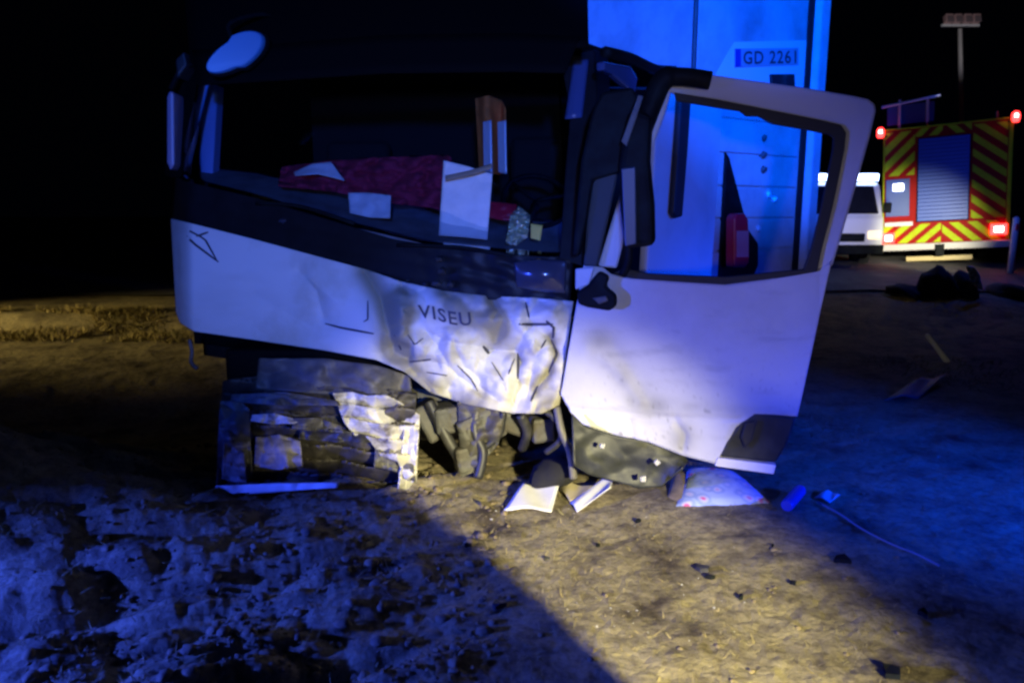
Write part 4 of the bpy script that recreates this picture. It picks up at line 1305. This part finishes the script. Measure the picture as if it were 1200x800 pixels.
# ------------------------------------------------------------------ emergency van at the left of the fire engine
VR = Vector((*plan(1034, 15.2), 0)); van_z = .50
van = thing('emergency_van', 'white emergency van with lit blue roof bar, half hidden behind the open truck door', 'van', (VR.x - .82, VR.y, van_z))
van.scale = (.85, .85, .85)
def vbox(name, x0, x1, y0, y1, z0, z1, m, parent=van, bw=.03):
    V, F = box_vf(((x0 + x1) / 2, (y0 + y1) / 2, (z0 + z1) / 2), (x1 - x0, y1 - y0, z1 - z0))
    return bevel(mesh(name, V, F, m, parent, world=False), bw)
M['van_white'] = mat('van_white', (.80, .79, .75), .4)
prof = [(0, .38), (-.02, .75), (.04, 1.18), (.10, 1.24), (.36, 1.95), (.5, 2.05), (4.6, 2.05), (4.7, .38)]
V = [(-.95, y, z) for y, z in prof] + [(.95, y, z) for y, z in prof]; n = len(prof)
F = [tuple(range(n)), tuple(range(2 * n - 1, n - 1, -1))] + [(i, (i + 1) % n, n + (i + 1) % n, n + i) for i in range(n)]
bevel(mesh('body', V, F, M['van_white'], van, world=False), .05, 3)
V = [(-.82, .09, 1.28), (.82, .09, 1.28), (.76, .335, 1.93), (-.76, .335, 1.93)]
V, F = prism_vf(V, (0, -.03, .01)); mesh('windscreen', V, F, M['gloss_black'], van, world=False)
vbox('bumper', -.93, .93, -.12, .05, .32, .55, M['black'])
vbox('grille', -.5, .5, -.05, .02, .62, .82, M['black'])
for s in (-1, 1):
    vbox('headlight', s * .72 - .16, s * .72 + .16, -.04, .08, .68, .88, mat('warm_headlamp', (.8, .7, .5), .2, emis=(1, .8, .45), estr=1.2))
    vbox('side_mirror', s * 1.06 - .09, s * 1.06 + .09, .1, .2, 1.3, 1.55, M['black'])
    for y in (.85, 3.8):
        V, F = tube_vf([(s * .8 - .12, y, .34), (s * .8 + .12, y, .34)], .34, 20)
        wh = mesh('wheel', V, F, M['rubber'], van, world=False)
        V, F = tube_vf([(s * .8 - .13, y, .34), (s * .8 + .13, y, .34)], .2, 14); mesh('rim', V, F, M['grey'], wh, world=False)
lb = vbox('light_bar', -.70, .93, .45, .75, 2.06, 2.22, M['black'])
vbox('lamp', .20, .92, .40, .46, 2.07, 2.23, M['bluelamp'], lb, .02)
vbox('lamp', -.66, -.0, .40, .46, 2.07, 2.23, M['bluelamp'], lb, .02)
lamp('van_front_light', 'SPOT', (6.4, 12.2, 1.5), 150, (1, .92, .75), .1, (VR.x - .3, VR.y, 1.4), 40, .8)

# ------------------------------------------------------------------ roadside bits
b0 = at(1186, 302, 14.2)
post = thing('marker_post', 'white roadside marker post right of the fire engine', 'marker post', (b0.x, b0.y, g(b0.x, b0.y)))
V, F = tube_vf([(b0.x, b0.y, g(b0.x, b0.y) - .1), (b0.x, b0.y, at(1186, 256, 14.2).z), (b0.x, b0.y, at(1186, 254, 14.2).z)], [.06, .055, .03], 10)
mesh('post_body', V, F, M['van_white'], post, smooth=True)
V, F = box_vf((b0.x, b0.y - .06, at(1186, 266, 14.2).z), (.07, .02, .12)); mesh('reflector', V, F, M['redbox'], post)
M['dark_earth'] = mat('dark_earth', (.035, .03, .028), .9, col2=(.06, .05, .04), nscale=5, bump=.5)
for i, (x, y, w, h, lab) in enumerate([(1095, 340, .55, .42, 'largest dark lump of earth on the road edge, below the fire engine bumper'),
                                        (1127, 338, .35, .36, 'dark lump of earth on the road edge under the white plastic bag'),
                                        (1060, 332, .30, .2, 'low dark lump of earth on the road edge, left of the largest one'),
                                        (1182, 338, .40, .2, 'low dark lump of earth on the road edge below the marker post')]):
    p = at(x, y, 11.9); p.z = g(p.x, p.y)
    V, F = rock_vf((0, 0, 0), 1, 200 + i, 3, 1)
    V = [p + Vector((v.x * w * .6, v.y * .4, v.z * h * .8 + h * .2)) for v in V]
    single('earth_lump', V, F, M['dark_earth'], p, lab, 'earth lump', 'earth lumps along the road edge', True)
p = at(1140, 332, 11.5)
V, F = sheet_vf([(1132, 312), (1140, 312), (1147, 320)], [(1138, 330), (1146, 338), (1152, 340)], 12, 16, lambda a, b, u, v: at(a, b, 11.5 + .25 * (crumple(a / 12, b / 10, 4, 4) - .5)))
solid(single('plastic_bag', V, F, mat('white_plastic', (.6, .6, .62), .5), p, 'white plastic bag caught on a dark lump at the road edge', 'plastic bag', smooth=True), .01)

# broken bits scattered on the lit soil
for i, (x, y, r) in enumerate([(824, 668, .045), (832, 678, .03), (985, 658, .06), (930, 684, .02), (560, 590, .03), (748, 612, .022), (700, 640, .02), (868, 700, .025), (640, 655, .02), (905, 640, .018),
                               (1080, 722, .05), (1042, 790, .06), (585, 712, .05), (548, 640, .03)]):
    p = on_ground(x, y)
    rr = random.Random(i); P = []
    for k in range(6):
        t = k * math.pi / 3 + rr.uniform(-.3, .3); q = r * rr.uniform(.2, .85)
        P.append(p + Vector((math.cos(t) * q, math.sin(t) * q, .012 + rr.random() * r * .35)))
    V, F = prism_vf(P, (0, 0, -.02))
    o = single('plastic_fragment', V, F, M['black'] if i % 4 else M['dgrey'], p, 'small dark broken fragment of the truck lying loose on the soil', 'fragment', 'broken fragments on the soil')

# crumbs of soil and splinters of glass: nobody could count them
def scatter(name, n, xr, yr, r0, r1, m, keepf=None, flat=.6):
    bm = bmesh.new(); bmesh.ops.create_icosphere(bm, subdivisions=1, radius=1)
    T = np.array([v.co[:] for v in bm.verts]); TF = np.array([[w.index for w in f.verts] for f in bm.faces]); bm.free()
    y = yr[0] + (yr[1] - yr[0]) * rng.random(n) ** 1.4; x = (xr[0] + (xr[1] - xr[0]) * rng.random(n)) * y
    if keepf is not None:
        k = keepf(x, y); x, y = x[k], y[k]
    n = len(x); z = gz(x, y)
    r = r0 + (r1 - r0) * rng.random(n) ** 3
    P = T[None] * (1 + .55 * (rng.random((n, len(T), 1)) - .5)) * r[:, None, None] * np.array([1, 1, flat]) * (.7 + .6 * rng.random((n, 1, 3)))
    P += np.stack([x, y, z + r * .25], -1)[:, None, :]
    F = (TF[None] + (np.arange(n) * len(T))[:, None, None]).reshape(-1, 3)
    me = bpy.data.meshes.new(name); me.from_pydata(P.reshape(-1, 3).tolist(), [], F.tolist()); me.update()
    return tag(link(name, me, None, m), kind='stuff')
scatter('soil_crumbs', 8000, (-.75, .7), (2.0, 5.0), .003, .016, M['clod'], lambda x, y: (vnoise(x * 3, y * 3) > .42) & (x < .05 * y - .15))
scatter('glass_splinters', 90, (-.2, .34), (2.4, 4.0), .002, .006, mat('pale_splinters', (.75, .75, .7), .3), lambda x, y: vnoise(x * 2.2 + 9, y * 2.2) > .5, .35)
blades('foreground_stubble', np.column_stack([(-.75 + .85 * rng.random(9000)) * (q := 2.1 + 2.4 * rng.random(9000)), q])[:4000], .03, .0025, M['straw'], 2.0)
